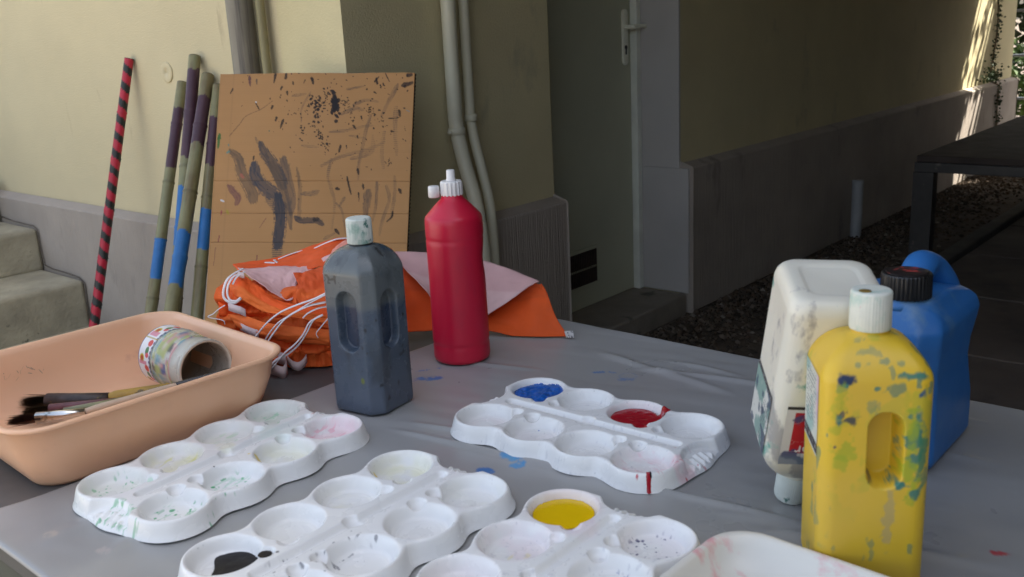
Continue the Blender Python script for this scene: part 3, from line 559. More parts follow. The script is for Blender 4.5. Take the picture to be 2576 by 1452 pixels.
def brush(label, tip, mid, end, r, mats, bw, blen, flat=1., group=None):
    tip, mid, end = map(lambda v: np.array(v, float), (tip, mid, end)); t = thing('paintbrush', label, 'paintbrush', tuple(mid)); d = mid-tip; L = np.linalg.norm(d); d = d/L
    # bristles: bundle of hairs
    rs = np.random.RandomState(int(abs(tip[0])*1e4)); side = np.cross(d, [0, 0, 1]); side /= np.linalg.norm(side); up = np.cross(side, d); V = []; F = []
    for k in range(330):
        a, b = rs.normal(0, .42, 2); s = tip+d*blen; p0 = s+side*a*bw*.8+up*b*bw*.5*flat; p1 = tip+d*rs.uniform(0, blen*.15)+side*a*bw*1.05+up*b*bw*.7*flat+rs.normal(0, .0006, 3); w_ = side*.0005+up*.0004; i = len(V)
        V += [p0-w_, p0+w_, (p0+p1)/2+w_*1.6+side*a*.001, (p0+p1)/2-w_*1.6, p1]; F += [(i, i+1, i+2, i+3), (i+3, i+2, i+4)]
    mesh('bristles', V, F, mats[0], t, True, True)
    s = tip+d*blen*.85; P_ = [s, s+d*(L-blen*.85)*.5, mid]; tube('ferrule', P_, [bw*.95, bw*.8, r*1.05], mats[1], t, 16, flat, True)
    e = end-mid; P_ = catmull([mid, mid+e*.25, mid+e*.6, end], 5); rr = np.interp(np.linspace(0, 1, len(P_)), [0, .15, .6, .97, 1], [r*.95, r*1.2, r, r*.75, r*.3]); tube('handle', P_, rr, mats[2], t, 16, 1, True)
    return t
bri = mat('bristle_dark', (.075, .055, .03), .8, .4, 60); brl = mat('bristle_purple', (.10, .055, .045), .8, .4, 60); chrome = mat('chrome', (.62, .62, .60), .22, .1, 30, metal=1, spots=[((.10, .09, .06), 30, .58, (1, 1, 1), .06)])
ydirty = mat('yellow_handle', (.36, .21, .025), .45, .25, 30, .2, 50, spots=[((.06, .045, .02), 40, .6, (1, 1, 1), .08)]); dkf = mat('dark_ferrule', (.045, .03, .026), .5, .35, 60, spots=[((.03, .20, .09), 38, .72, (1, 1, 1), .03), ((.16, .12, .02), 45, .66, (1, 1, 1), .05)])
purp = mat('purple_ferrule', (.13, .05, .055), .5, .3, 50); blk = mat('black_handle', (.012, .012, .018), .25, .1, 30); woodl = mat('light_wood', (.50, .37, .26), .6, .1, 30, grain=(60, (1, 1, .1), .3)); olv = mat('olive_ferrule', (.20, .19, .10), .35, .2, 40, metal=.5)
A_ = lambda x, y, z: at(x, y, z)
brush('thick yellow handled brush with dark caked bristles, hindmost in the peach basin', A_(46, 1014, .803), A_(275, 1003, .808), A_(440, 972, .812), .0085, (bri, dkf, ydirty), .0130, .055)
brush('brush with purple bristles and a black handle lying below the yellow one', A_(52, 1038, .806), A_(318, 1008, .815), A_(412, 981, .822), .0052, (bri, purp, blk), .0080, .050)
brush('brush with a bright metal ferrule and pale wooden handle, frontmost in the basin', A_(14, 1063, .824), A_(215, 1036, .830), A_(515, 948, .842), .0045, (brl, chrome, woodl), .0085, .048)
brush('slim brush with olive metal ferrule and a black handle reaching past the jar', A_(95, 1050, .822), A_(330, 1002, .832), A_(593, 926, .848), .0042, (bri, olv, blk), .0060, .040)

# ------------------------------------------------------------------ bottles
def grip_bottle(t, w, d, hb, hs, hn, rn, m, grips=(), cham=.016, cr=.012, bulge=.0, base_recess=False, br=.004, edge=.0035, dome=.62):
    """body to hb, shoulder to hs, neck to hn; grips: (face angle deg, u0, z0, z1, half width, depth)"""
    n = 400; zs = np.r_[0, .0015, .004, .008, np.linspace(.014, hb, 165), np.linspace(hb, hs, 30)[1:], np.linspace(hs, hn, 5)[1:]]; R = []
    for z in zs:
        if z <= hb: k = 1-(br/w)*(1-math.sqrt(max(0, 1-(1-min(1, z/(br*1.6)))**2))); mz = 0
        else:
            u = min(1, (z-hb)/(hs-hb)); k = 1; mz = (1-math.sqrt(max(0, 1-u**2.2)))*dome+(1-dome)*u**1.5; mz = min(1, mz)
        q = rrect(w*k, d*k, cr, n, cham); a = np.arctan2(q[:, 1], q[:, 0]); c = np.c_[rn*np.cos(a), rn*np.sin(a)]
        p = q*(1-mz)+c*mz; p = p*(1+bulge*math.sin(math.pi*min(1, z/hb))); R.append(np.c_[p, np.full(n, z)])
    if base_recess: R = [np.c_[rrect(w*.52, d*.52, .010, n, .004), np.full(n, .0016)], np.c_[rrect(w*.55, d*.55, .011, n, .005), np.full(n, .0014)], np.c_[rrect(w*.60, d*.60, .012, n, .006), np.full(n, .0002)], np.c_[rrect(w*.64, d*.64, .013, n, .007), np.full(n, .0)]]+R
    for g, (fa, u0, z0, z1, hw, dep) in enumerate(grips):
        nv_ = np.array([math.cos(rad(fa)), math.sin(rad(fa))]); tv = np.array([-nv_[1], nv_[0]]); fd_ = w if abs(nv_[0]) > .7 else d
        for r in R:
            u = r[:, :2]@tv-u0; on = (r[:, :2]@nv_) > fd_*.55; z = r[0, 2]; dz = max(0, z0+hw-z, z-(z1-hw)); s = np.hypot(u, dz)-hw
            r[:, :2] -= (on*dep*(1-ss(s, -edge, .0008)))[:, None]*nv_
    return loft('body', R, m, t, True)
def ribbed_cap(t, r, z0, z1, m, name='cap', n=150, depth=.0005, ribs=50, taper=0.):
    a = np.linspace(0, 2*np.pi, n, endpoint=False); k = depth*np.sign(np.cos(a*ribs))*.5
    R = []
    for z, rr, f in ((z0, r, 1), (z0+.001, r+.0004, 1), (z1-.003, r-taper, 1), (z1-.0012, r-.0003-taper, .4), (z1, r-.0015-taper, 0), (z1, r-.004-taper, 0)):
        q = rr+k*f; R.append(np.c_[q*np.cos(a), q*np.sin(a), np.full(n, z)])
    return loft(name, R, m, t, True)
BZ = TZ+.0035
greym = mat('slate_plastic', vc=True, rough=.28, var=.08, vscale=14, bump=.15, bscale=20, sss=.08, bdist=.0008)
capw = mat('stained_cap', (.66, .70, .64), .5, .08, 40, .2, 80, spots=[((.06, .18, .15), 70, .60, (1, 1, .7), .05), ((.30, .45, .38), 30, .56, (1, 1, 1), .14)], bdist=.0005)
t = thing('paint_bottle', 'square slate grey paint bottle with finger grips and a ribbed white cap', 'paint bottle', (-1.0175, .8445, BZ), rad(9), 'plastic paint bottles on the table')
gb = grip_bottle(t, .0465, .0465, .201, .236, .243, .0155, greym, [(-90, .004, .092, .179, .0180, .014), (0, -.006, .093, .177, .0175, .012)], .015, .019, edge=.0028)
c = coords(gb); z = c[:, 2]; q = c*1.     # see-through plastic: level of the black paint inside, grips painted darker for thin walls and recess shade
C = np.tile(np.array([.120, .137, .142]), (len(c), 1)); lvl = .152+.003*(vn(q, 30, 4)-.5); C = blend(C, ss(-z, -lvl-.008, -lvl+.004), (.066, .088, .120)); C = blend(C, .75*ss(-z, -.085, -.02), (.105, .125, .165))  # lighter bluish base: reflected light painted into the colour
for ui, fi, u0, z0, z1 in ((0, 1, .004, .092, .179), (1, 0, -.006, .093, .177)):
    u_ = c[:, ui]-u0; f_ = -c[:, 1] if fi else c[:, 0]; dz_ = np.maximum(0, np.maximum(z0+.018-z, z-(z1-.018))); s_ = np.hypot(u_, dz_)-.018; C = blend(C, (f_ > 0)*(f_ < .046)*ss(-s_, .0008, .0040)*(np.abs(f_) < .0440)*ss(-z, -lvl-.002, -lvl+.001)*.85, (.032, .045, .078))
C = blend(C, .8*ss(fbm(q, 30, 6), .52, .66)*ss(z, .185, .215), (.02, .075, .14)); C = blend(C, .55*ss(fbm(q*np.array([1, 1, .4]), 34, 8), .58, .72), (.045, .05, .055)); C = blend(C, .8*ss(fbm(q, 90, 9, 3), .76, .79), (.02, .02, .02))
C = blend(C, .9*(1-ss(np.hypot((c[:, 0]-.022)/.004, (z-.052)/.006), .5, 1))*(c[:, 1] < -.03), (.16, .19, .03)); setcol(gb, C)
ribbed_cap(t, .0172, .2385, .2735, capw, 'cap', 264, .0011, 66)
loft('neck_ring', [a for a in lathe_rings([(.0150, .236), (.0168, .2365), (.0168, .2380), (.0150, .2384)], 40)], mat('neck_dark', (.02, .025, .03), .4), t)

redm = mat('red_plastic', (.58, .010, .042), .36, .06, 8, .12, 20, sss=.12, spots=[((.44, .015, .045), 12, .60, (1, 1, .5), .2), ((.66, .10, .12), 60, .72, (1, 1, .25), .04)], bdist=.0006)
t = thing('paint_bottle', 'tall round red paint bottle with a white spout cap', 'paint bottle', (-1.046, 1.06, BZ), rad(40), 'plastic paint bottles on the table')
prof = [(.030, .002), (.040, .0), (.0440, .002), (.0457, .007)]+[(.0457, .010+.004*i) for i in range(5)]+[(.0446, .0295), (.0458, .0330)]+[(.0460-.0008*math.sin(i/12), .037+.005*i) for i in range(32)]+[(.0456, .1985), (.0447, .2010), (.0456, .2040)]+[(.0458, .208+.006*i) for i in range(4)]+[(.0452, .2320), (.0440, .2360), (.041, .2395), (.0350, .2460), (.0290, .2525), (.0225, .2590), (.0185, .2625), (.0170, .2655), (.0165, .270)]
rg = lathe_rings(prof, 96)
for r in rg:   # squeezed waist on the right side
    a = np.arctan2(r[:, 1], r[:, 0]); z = r[0, 2]; k = 1-.065*math.exp(-((z-.165)/.022)**2)*np.exp(-((a-rad(0))/.45)**2); r[:, :2] *= k[:, None]
o = loft('body', rg, redm, t)
whp = mat('white_cap', (.80, .78, .76), .35, .04, 30, .05, 60, spots=[((.55, .08, .12), 60, .74, (1, 1, .8), .03)])
cp = ribbed_cap(t, .0168, .2680, .2905, whp, 'spout_cap', 120, .0012, 16)
loft('spout', lathe_rings([(.0085, .290), (.0075, .2925), (.0068, .2945), (.0064, .3065), (.0056, .3075), (.003, .3078)], 32), whp, cp)
sc = loft('stopper', [np.c_[a[:, 0], a[:, 1], a[:, 2]]+np.array([-.0275, -.004, .266]) for a in lathe_rings([(.0078, 0), (.0092, .001), (.0088, .016), (.0078, .018), (.003, .018)], 36)], whp, cp)
sc.rotation_euler = (0, 0, 0)
tube('strap', catmull([(-.0155, 0, .271), (-.020, -.002, .2745), (-.0235, -.003, .2715)], 5), .0014, whp, cp, 8)

yelm = mat('yellow_plastic', vc=True, rough=.40, var=.05, vscale=9, bump=.15, bscale=22, sss=.10, bdist=.0008)
YO = thing('paint_bottle', 'yellow paint bottle smudged with green and blue in the right foreground', 'paint bottle', (-.300, .826, BZ), rad(33.5), 'plastic paint bottles on the table')
yb = grip_bottle(YO, .0480, .0465, .203, .237, .243, .0165, yelm, [(-90, .0075, .104, .177, .0152, .028)], .008, .015, edge=.0042)
c2 = ribbed_cap(YO, .0178, .2405, .2760, mat('stained_cap_pink', (.70, .72, .64), .5, .06, 40, .2, 80, spots=[((.45, .60, .52), 45, .54, (1, 1, .8), .14), ((.62, .32, .36), 22, .62, (1, 1, 1), .06), ((.05, .12, .10), 70, .70, (1, 1, 1), .04)], bdist=.0005), 'cap', 160, .0003, 40)
loft('cap_blot', [a+np.array([-.007, -.006, .2763]) for a in lathe_rings([(.0055, 0), (.005, .0003), (.001, .0005)], 20)], mat('blot', (.25, .16, .03), .4, .4, 120), c2)
# label on the narrow left face: rows of small dark type on pale paper
def paper(t, face, w_, u0, u1, z0, z1, fn, dist, skew=0, parent=None):
    n, m_ = 160, 260; us, zs = np.linspace(u0, u1, n), np.linspace(z0, z1, m_); gu, gz = np.meshgrid(us, zs, indexing='ij'); gu, gz = gu.ravel(), gz.ravel()
    nv_ = np.array([math.cos(rad(face)), math.sin(rad(face))]); tv = np.array([-nv_[1], nv_[0]]); P_ = nv_*dist+gu[:, None]*tv
    zz = gz+skew*(gu-u0)
    o = mesh('label', np.c_[P_, zz], grid_faces(n, m_), mat('label_paper', vc=True, rough=.5, var=.03), parent or t); setcol(o, fn((gu-u0)/(u1-u0), (gz-z0)/(z1-z0), np.c_[gu, gz, gz*0])); return o
def ylab(u, v, p):
    C = np.tile(np.array([.60, .62, .55]), (len(u), 1)); C = blend(C, ss(fbm(p, 60, 3), .45, .6)*.8, (.25, .45, .42)); C = blend(C, ss(u, .75, .95)*ss(v, .3, .6)*.6, (.7, .35, .5))
    rows = (np.sin(v*2*np.pi*17) > .35) & (v > .27) & (v < .95) & (u > .08) & (u < .8) & (vn(np.c_[u*38, v*17//1, 0*u], 1., 5) > .33); C = blend(C, rows*.75, (.06, .06, .09))
    C = blend(C, ((v > .03) & (v < .16))*1., (.02, .02, .025)); C = blend(C, ((v > .07) & (v < .12) & (vn(np.c_[u*30, v*0, 0*u], 1., 5) > .5))*.7, (.4, .4, .4)); return C
paper(YO, 180, .048, -.0310, .0300, .1270, .204, ylab, .0484)
# smudges of their own shape on the bottle
def smudge_body(o, base, front, spots_, seed, general):
    c = coords(o); C = np.tile(np.array(base), (len(c), 1)); q = c*1.
    for col, sc, th, st, w_, lim in general: C = blend(C, st*ss(fbm(q*np.array([1, 1, .75]), sc, seed+int(sc), 4), th, th+w_)*lim(c), col)
    on = front(c)
    for su, sz, ru, rz, col, st in spots_:
        d = np.hypot((c[:, 0]-su)/(ru*.92), (c[:, 2]-sz)/(rz*.92))+2.1*(fbm(q, 150, seed+int(abs(su)*900)+int(sz*500), 4)-.5); C = blend(C, on*min(1, st*1.1)*(1-ss(d, .50, 1.02)), col)
    setcol(o, C)
TEAL, NAVY, LIME = (.045, .20, .16), (.018, .035, .09), (.33, .42, .02)
smudge_body(yb, (.73, .485, .030), lambda c: (c[:, 1] < -.02)*1., [
    (-.0272, .2070, .0085, .0065, NAVY, .95), (-.030, .2020, .004, .003, TEAL, .9), (-.0248, .1700, .0095, .0070, (.05, .06, .07), .85), (-.031, .174, .005, .005, NAVY, .7), (.0270, .2095, .0150, .0062, TEAL, .85), (.0355, .1935, .0050, .0050, (.03, .10, .20), .9), (.0124, .2000, .0100, .0090, TEAL, .6), (-.0030, .199, .004, .004, TEAL, .8), (.0049, .2220, .0070, .0030, TEAL, .55), (.0180, .2200, .0060, .0035, TEAL, .5), (-.018, .219, .003, .003, TEAL, .5),
    (.0325, .1500, .0095, .0260, TEAL, .85), (.0290, .1620, .0085, .0200, LIME, .7), (.0380, .1350, .0070, .0300, (.05, .22, .12), .8), (.0290, .1200, .0090, .0200, LIME, .7), (.0230, .1085, .0120, .0060, TEAL, .9), (.0350, .1000, .0060, .0090, TEAL, .85), (.0300, .0920, .0050, .005, LIME, .5),
    (-.0350, .1440, .0028, .0028, NAVY, .9), (-.0230, .1420, .0150, .0120, LIME, .55), (-.0300, .1290, .0080, .0080, LIME, .5), (-.0320, .192, .0080, .0120, LIME, .45), (-.033, .170, .004, .006, TEAL, .6), (-.006, .183, .005, .006, TEAL, .4), (.0130, .075, .0060, .0300, (.50, .38, .14), .75), (-.002, .112, .004, .004, NAVY, .7), (.006, .130, .002, .004, NAVY, .8), (.008, .174, .006, .003, (.05, .16, .05), .7)], 5,
    [(TEAL, 95, .70, .7, .05, lambda c: ss(c[:, 2], .08, .14)), (LIME, 38, .60, .5, .06, lambda c: ss(c[:, 2], .06, .12)), (TEAL, 60, .68, .6, .05, lambda c: 1.), (TEAL, 34, .57, .8, .05, lambda c: ss(-c[:, 0], .036, .046)*ss(-c[:, 2], -.14, -.08)*ss(c[:, 2], .03, .06)), ((.70, .46, .07), 14, .5, .5, .2, lambda c: 1.)])
# white bottle standing upside down, leaning on the yellow one
wm = mat('milky_plastic', (.74, .71, .60), .38, .05, 9, .1, 25, sss=.2, spots=[((.40, .38, .35), 16, .625, (1, 1, .5), .05), ((.16, .38, .32), 22, .61, (1, 1, .8), .06), ((.05, .22, .36), 22, .70, (1, 1, 1), .03)], bdist=.0006)
WO = thing('paint_bottle', 'white paint bottle turned upside down and leaning on the yellow bottle', 'paint bottle', (0, 0, 0), 0, 'plastic paint bottles on the table')
ax0 = Vector((.2117, -.173, .9619)).normalized(); cap0 = Vector((-.4115, .917, TZ+.0055))
# local +z of an upright bottle points to its cap, so the axis is reversed
zl_ = -ax0; ref = Vector((math.cos(rad(37)), math.sin(rad(37)), 0)); xl = (ref-zl_*ref.dot(zl_)).normalized(); yl = zl_.cross(xl)
Mw = Matrix((xl, yl, zl_)).transposed().to_4x4(); Mw.translation = cap0+ax0*.276; WO.matrix_world = Mw
grip_bottle(WO, .0480, .0480, .186, .236, .243, .0165, wm, [], .009, .017, 0, True, .010, dome=.25)
wb_ = WO.children[0]
ribbed_cap(WO, .0176, .2405, .2760, capw)
def wlab(u, v, p):   # v=1 is the end towards the cap (the printed bottom is towards the base)
    C = np.tile(np.array([.62, .63, .58]), (len(u), 1)); C = blend(C, ss(fbm(p, 50, 3), .45, .58)*.85, (.16, .30, .26)); C = blend(C, ss(fbm(p, 70, 7), .55, .64)*.9, (.04, .07, .12))
    rows = (np.sin(v*2*np.pi*15) > .3) & (u < .42) & (v > .25) & (vn(np.c_[u*50, v*15//1, 0*u], 1., 5) > .35); C = blend(C, rows*.8, (.05, .05, .07)); C = blend(C, (v < .07)*1., (.02, .02, .022)); C = blend(C, ((v > .02) & (v < .05) & (vn(np.c_[u*70, 0*u, 0*u], 1., 2) > .45))*.8, (.35, .36, .36)); return C
def rlab(u, v, p):
    C = np.tile(np.array([.60, .58, .55]), (len(u), 1)); red = (u < .88)&(v > .10)&(v < .80); C = blend(C, red*1., (.45, .01, .02)); C = blend(C, ss(fbm(p, 45, 6), .56, .64)*.9, (.04, .05, .14)); C = blend(C, ss(v, .82, .9)*.8, (.12, .16, .22)); C = blend(C, (v < .05)*1., (.02, .02, .022)); C = blend(C, (np.abs(fbm(p, 60, 8)-.5) < .006)*red*.6, (.7, .5, .45)); return C
l1 = paper(WO, 180, .048, -.0350, .0350, .117, .190, wlab, .0485)
l2 = paper(WO, 90, .048, -.0350, .0350, .117, .190, rlab, .0485)
l3 = paper(WO, 0, .048, -.0350, .0350, .117, .190, wlab, .0485)
TM = Matrix(((-1, 0, 0, .0215), (0, 0, 1, .0486), (0, 1, 0, .1655), (0, 0, 0, 1)))
text('lettering', 'Color', .0175, mat('letter_white', (.72, .68, .66), .5, .05, 60), l2, TM)
# blue canister
bluem = mat('blue_plastic', (.030, .165, .46), .36, .08, 8, .15, 20, sss=.08, spots=[((.12, .25, .42), 14, .60, (1, 1, .6), .12), ((.25, .32, .34), 20, .70, (1, 1, 1), .08)], bdist=.0008)
BC = thing('canister', 'blue plastic canister with a black screw cap and moulded handle', 'canister', (-.372, 1.13, BZ), rad(0), None)
zs = [0, .0012, .004, .01, .03, .06, .09, .11, .13, .15, .165, .175, .183, .189, .194]
def can_sec(z):
    y0 = -.088; y1 = .088
    y1 += -.016*math.exp(-((z-.112)/.035)**2)+.012*ss(z, .13, .172)-.06*ss(z, .178, .196)**1.3
    y0 += .004*math.exp(-((z-.11)/.04)**2)+.022*ss(z, .155, .196)
    hw = .066-.003*math.exp(-((z-.112)/.035)**2)-.018*ss(z, .165, .196)
    k = 1-.07*(1-ss(z, 0, .008)); return (y0+y1)/2, hw*k, (y1-y0)/2*k
R = []
for z in zs+[.1965]:
    c, hw, hd = can_sec(z); k = .86 if z == .1965 else 1; q = rrect(hw*k, hd*k, .022, 180, .020); R.append(np.c_[q[:, 0], q[:, 1]+c, np.full(180, z)])
# finer levels
Z_ = np.array([r[0, 2] for r in R]); RR = np.stack(R); zf = np.r_[np.linspace(0, .01, 6), np.linspace(.012, .1965, 70)]
R = [np.stack([np.interp(zq, Z_, RR[:, i, j]) for i in range(180) for j in (0, 1)]).reshape(180, 2) for zq in zf]; R = [np.c_[r, np.full(180, zq)] for r, zq in zip(R, zf)]
o = loft('body', R, bluem, BC); sm = o.modifiers.new('s', 'SMOOTH'); sm.iterations = 3
hp = catmull([(.004, -.004, .172), (.006, .002, .192), (.008, .014, .208), (.008, .034, .217), (.009, .056, .210), (.012, .074, .194), (.014, .088, .172), (.012, .086, .145), (.010, .076, .120)], 8)
hr = np.interp(np.linspace(0, 1, len(hp)), [0, .2, .45, .7, .85, 1], [.020, .0165, .0165, .021, .024, .012])
o = tube('handle', hp, hr, bluem, BC, 28, 1.18, False, (1, 0, 0))
loft('neck', [a+np.array([.015, -.040, 0]) for a in lathe_rings([(.030, .186), (.027, .193), (.0235, .197), (.0230, .204)], 48)], bluem, BC)
kc = ribbed_cap(BC, .0272, .1975, .2255, mat('black_cap', (.012, .012, .013), .35, .2, 40, .1, 60, spots=[((.06, .10, .11), 80, .72, (1, 1, 1), .04)]), 'screw_cap', 240, .0012, 36)
kc.location = (.015, -.040, 0)
lid = loft('lid_paint', [a+np.array([0, 0, .2257]) for a in lathe_rings([(.0232, 0), (.022, .0004), (.002, .0006)], 48)], mat('lid_red', (.42, .05, .045), .4, .2, 60, .2, 60, spots=[((.02, .015, .015), 45, .42, (1, 1, 1), .03)]), kc)

# ------------------------------------------------------------------ sticks leaning on the cream wall
def stick(label, px_top, px_low, Ylow, rtop, bands, seed, name='bamboo_pole', spiral=False, group=None):
    def onY(q, Y): d = ray(*q); return C0+d*(Y/d[1])
    a = onY(px_top, YL-rtop*1.0); b = onY(px_low, Ylow); d = b-a; L = (a[2]-.152)/(a[2]-b[2]); b = a+d*L
    t = thing(name, label, 'pole', tuple(b), 0, group); Ln = np.linalg.norm(b-a); n = 260; s = np.linspace(0, 1, n); rs = np.random.RandomState(seed)
    bend = np.cross((b-a)/Ln, [0, 1, 0]); P_ = a[None]+(b-a)[None]*s[:, None]+bend[None]*(np.sin(s*3.3)*.006*rs.uniform(-1, 1))[:, None]
    nodes = np.cumsum(rs.uniform(.17, .24, 8))-.02; r = rtop*(1+.10*s)
    for nd in nodes: r = r+rtop*(.13*np.exp(-(((s*Ln)-nd)/.004)**2)+.05*np.exp(-(((s*Ln)-nd-.012)/.010)**2)-.10*np.exp(-(((s*Ln)-nd-.0045)/.0018)**2))
    rings = tube_rings(P_, r, 40); V = np.concatenate(rings); F = [list(q) for q in grid_faces(n, 40, True)]; k = len(V)
    inner = [P_[0]+(q-P_[0])*.74 for q in rings[0]]; deep = [P_[0]+(q-P_[0])*.72+(b-a)/Ln*.05 for q in rings[0]]; V = np.vstack([V, inner, deep]); F += [[(i+1) % 40, i, k+i, k+(i+1) % 40] for i in range(40)]+[[k+(i+1) % 40, k+i, k+40+i, k+40+(i+1) % 40] for i in range(40)]+[[k+40+i for i in range(40)]]
    o = mesh('pole_shaft', V, F, mat('bamboo', vc=True, rough=.5, var=.10, vscale=30, grain=(60, (1, 1, .06), .3), bdist=.0008), t, True, True)
    sv = np.r_[np.repeat(s, 40), np.zeros(40), np.full(40, .03)]; av = np.r_[np.tile(np.arange(40)/40., n), np.arange(40)/40., np.arange(40)/40.]; m = sv*Ln; q3 = np.c_[np.cos(av*6.283)*.3, np.sin(av*6.283)*.3, m*4]
    C = np.tile(np.array([.20, .185, .085]), (len(V), 1)); C = blend(C, ss(fbm(q3, 3, seed), .4, .65), (.16, .125, .055)); C = blend(C, .5*ss(fbm(q3*np.array([6, 6, .5]), 2, seed+3), .5, .7), (.20, .22, .12))
    for nd in nodes: C = blend(C, .5*np.exp(-((m-nd)/.005)**2), (.10, .085, .04))
    if spiral: ph = (av+m/.062+.12*(fbm(q3, 4, 2)-.5)) % 1; C = np.where(((ph > .47+.08*(fbm(q3, 9, 5)-.5)) & (sv <= 1))[:, None], np.array([.42, .012, .035]), np.array([.014, .016, .014]))
    else:
        j = .012*(vn(np.c_[av*9, 0*av, 0*av+seed], 1, 3)-.5)
        for z0, z1, col in bands: C = blend(C, ((m > z0+j) & (m < z1+j*1.5))*1., col)
    C[-80:] = (.10, .08, .04) if not spiral else (.02, .01, .01); C[-40:] *= .3; C[:40] = C[-80]*1.
    setcol(o, C); return t
PUR, BLU = (.060, .022, .036), (.015, .13, .36)
G_ = 'painted bamboo poles leaning on the cream wall'
stick('stick painted in red and black spiral stripes, leaning alone on the cream wall', (325, 147), (237, 818), 1.56, .0165, (), 1, 'painted_stick', True)
stick('tallest bamboo pole with a purple band near its tip, behind the others', (490, 142), (440, 780), 1.50, .0198, [(.052, .36, PUR), (.46, .66, BLU)], 3, group=G_)
stick('leftmost bamboo pole of the bunch, purple above and blue below', (459, 208), (380, 785), 1.50, .0178, [(.094, .305, PUR), (.556, .69, BLU)], 2, group=G_)
stick('bamboo pole crossing in front of the tallest one, blue band at tray height', (523, 190), (431, 778), 1.44, .0208, [(.088, .262, PUR), (.565, .745, BLU)], 4, group=G_)
stick('bamboo pole next to the cardboard, purple and blue bands', (549, 216), (497, 787), 1.50, .0178, [(.115, .285, PUR), (.435, .57, BLU)], 5, group=G_)

# ------------------------------------------------------------------ painted cardboard
Dc = 2.8458
TLc, TRc = fd(556, 188, Dc-.035), fd(1044, 184, Dc-.035); BLc, BRc = fd(527, 640, Dc-.20), fd(1024, 640, Dc-.20)
kz = (TLc[2]-.155)/(TLc[2]-BLc[2]); BLc2, BRc2 = TLc+(BLc-TLc)*kz, TRc+(BRc-TRc)*kz
CB = thing('cardboard_sheet', 'tall brown cardboard sheet covered with black and grey paint strokes', 'cardboard', tuple((BLc2+BRc2)/2))
nu, nv = 330, 620; gu, gv = np.meshgrid(np.linspace(0, 1, nu), np.linspace(0, kz, nv), indexing='ij'); u, v = gu.ravel(), gv.ravel()
Pc = (TLc[None]*(1-u)[:, None]+TRc[None]*u[:, None])*(1-v)[:, None]+(BLc[None]*(1-u)[:, None]+BRc[None]*u[:, None])*v[:, None]
nrm = np.cross(TRc-TLc, BLc-TLc); nrm = nrm/np.linalg.norm(nrm); nrm = nrm if nrm@FH < 0 else -nrm
q = np.c_[u, v, 0*u]; dz = .004*np.sin(u*3.1)*np.sin(v*2.2)+.002*(fbm(q, 4, 3)-.5)
for cv_, am in ((.597, .0016), (.775, .0012), (.935, .0012), (.44, .0004), (1.35, .001)): dz -= am*np.exp(-((v-cv_-.006*u)/.0035)**2)
top_w = .004*(fbm(np.c_[u*3, 0*u, 0*u], 3, 2)-.5)
Pc = Pc+nrm[None]*dz[:, None]+np.array([0, 0, 1])[None]*(top_w*(v < .02))[:, None]
C = np.tile(np.array([.49, .262, .105]), (len(u), 1))*(.94+.12*fbm(q, 3, 8))[:, None]*(.985+.03*(np.sin(v*1150) > 0))[:, None]
for cv_ in (.597, .775, .935): C = blend(C, .32*np.exp(-((v-cv_-.006*u)/.0032)**2), (.16, .09, .035))
C = blend(C, .25*ss(-u, -.012, 0), (.18, .10, .05)); C = blend(C, .10*(np.abs(u-.07) < .004), (.18, .10, .05))
Wb, Hb = 1187., 1075.   # the photo-crop units of the strokes
def cb(xc, yc): f = (yc-126)/Hb; xl = 198-48*f; xr = 1385-50*f; return (xc-xl)/(xr-xl), f
def stroke(pts, w0, col=(.07, .065, .07), a=.85, dry=.5, w1=None, seed=1, comb=0):
    global C
    if w0 > 17: w0, w1, dry, a = w0*1.3, (None if w1 is None else w1*1.3), dry*.6, min(1, a*1.15)
    P_ = catmull([cb(*p_) for p_ in pts], 8) if len(pts) > 2 else np.linspace(cb(*pts[0]), cb(*pts[-1]), 10); w1 = w0 if w1 is None else w1
    lo, hi = P_.min(0)-.05, P_.max(0)+.05; sel = np.where((u > lo[0]) & (u < hi[0]) & (v > lo[1]) & (v < hi[1]))[0]
    if not len(sel): return
    X_, Y_ = u[sel]*Wb, v[sel]*Hb; best = np.full(len(sel), 9e9); off = np.zeros(len(sel)); along = np.zeros(len(sel)); n = len(P_)-1
    for i in range(n):
        ax, ay = P_[i]*[Wb, Hb]; bx, by = P_[i+1]*[Wb, Hb]; dx, dy = bx-ax, by-ay; L2 = dx*dx+dy*dy+1e-9; tt = np.clip(((X_-ax)*dx+(Y_-ay)*dy)/L2, 0, 1); d = np.hypot(X_-ax-tt*dx, Y_-ay-tt*dy); w_ = (w0+(w1-w0)*(i+tt)/n)*(.62+.38*np.clip(np.minimum((i+tt)/n, 1-(i+tt)/n)*6, 0, 1)); e = d/w_
        m = e < best; best = np.where(m, e, best); off = np.where(m, ((X_-ax)*dy-(Y_-ay)*dx)/math.sqrt(L2), off); along = np.where(m, (i+tt)/n, along)
    p3 = np.c_[off*.12, along*4, 0*off]; br = fbm(p3, 1.6, seed, 3); edge = best+.45*(fbm(np.c_[X_, Y_, 0*X_], .10, seed, 3)-.5)+.5*(vn(np.c_[off*.25, along*3, 0*off], 1., seed+3)-.5)
    m = (1-ss(edge, .8, 1.05))*(1-dry*ss(br+.25*along, .35, .75)); 
    if comb: m = m*(1-comb*(np.sin(Y_*2*np.pi/11.5) > .1))
    C[sel] = C[sel]*(1-(a*m)[:, None])+np.array(col)*(a*m)[:, None]
GR, DK, BR_ = (.085, .072, .070), (.022, .018, .020), (.14, .095, .065)
stroke([(270, 590), (320, 640), (340, 720), (400, 830), (410, 880)], 20, BR_, .8, .5, 34, 1)
stroke([(415, 670), (425, 740), (480, 810), (560, 860)], 26, (.07, .068, .078), .95, .35, 34, 2)
stroke([(450, 545), (480, 610), (520, 665), (560, 740), (590, 800)], 20, GR, .85, .45, 34, 3)
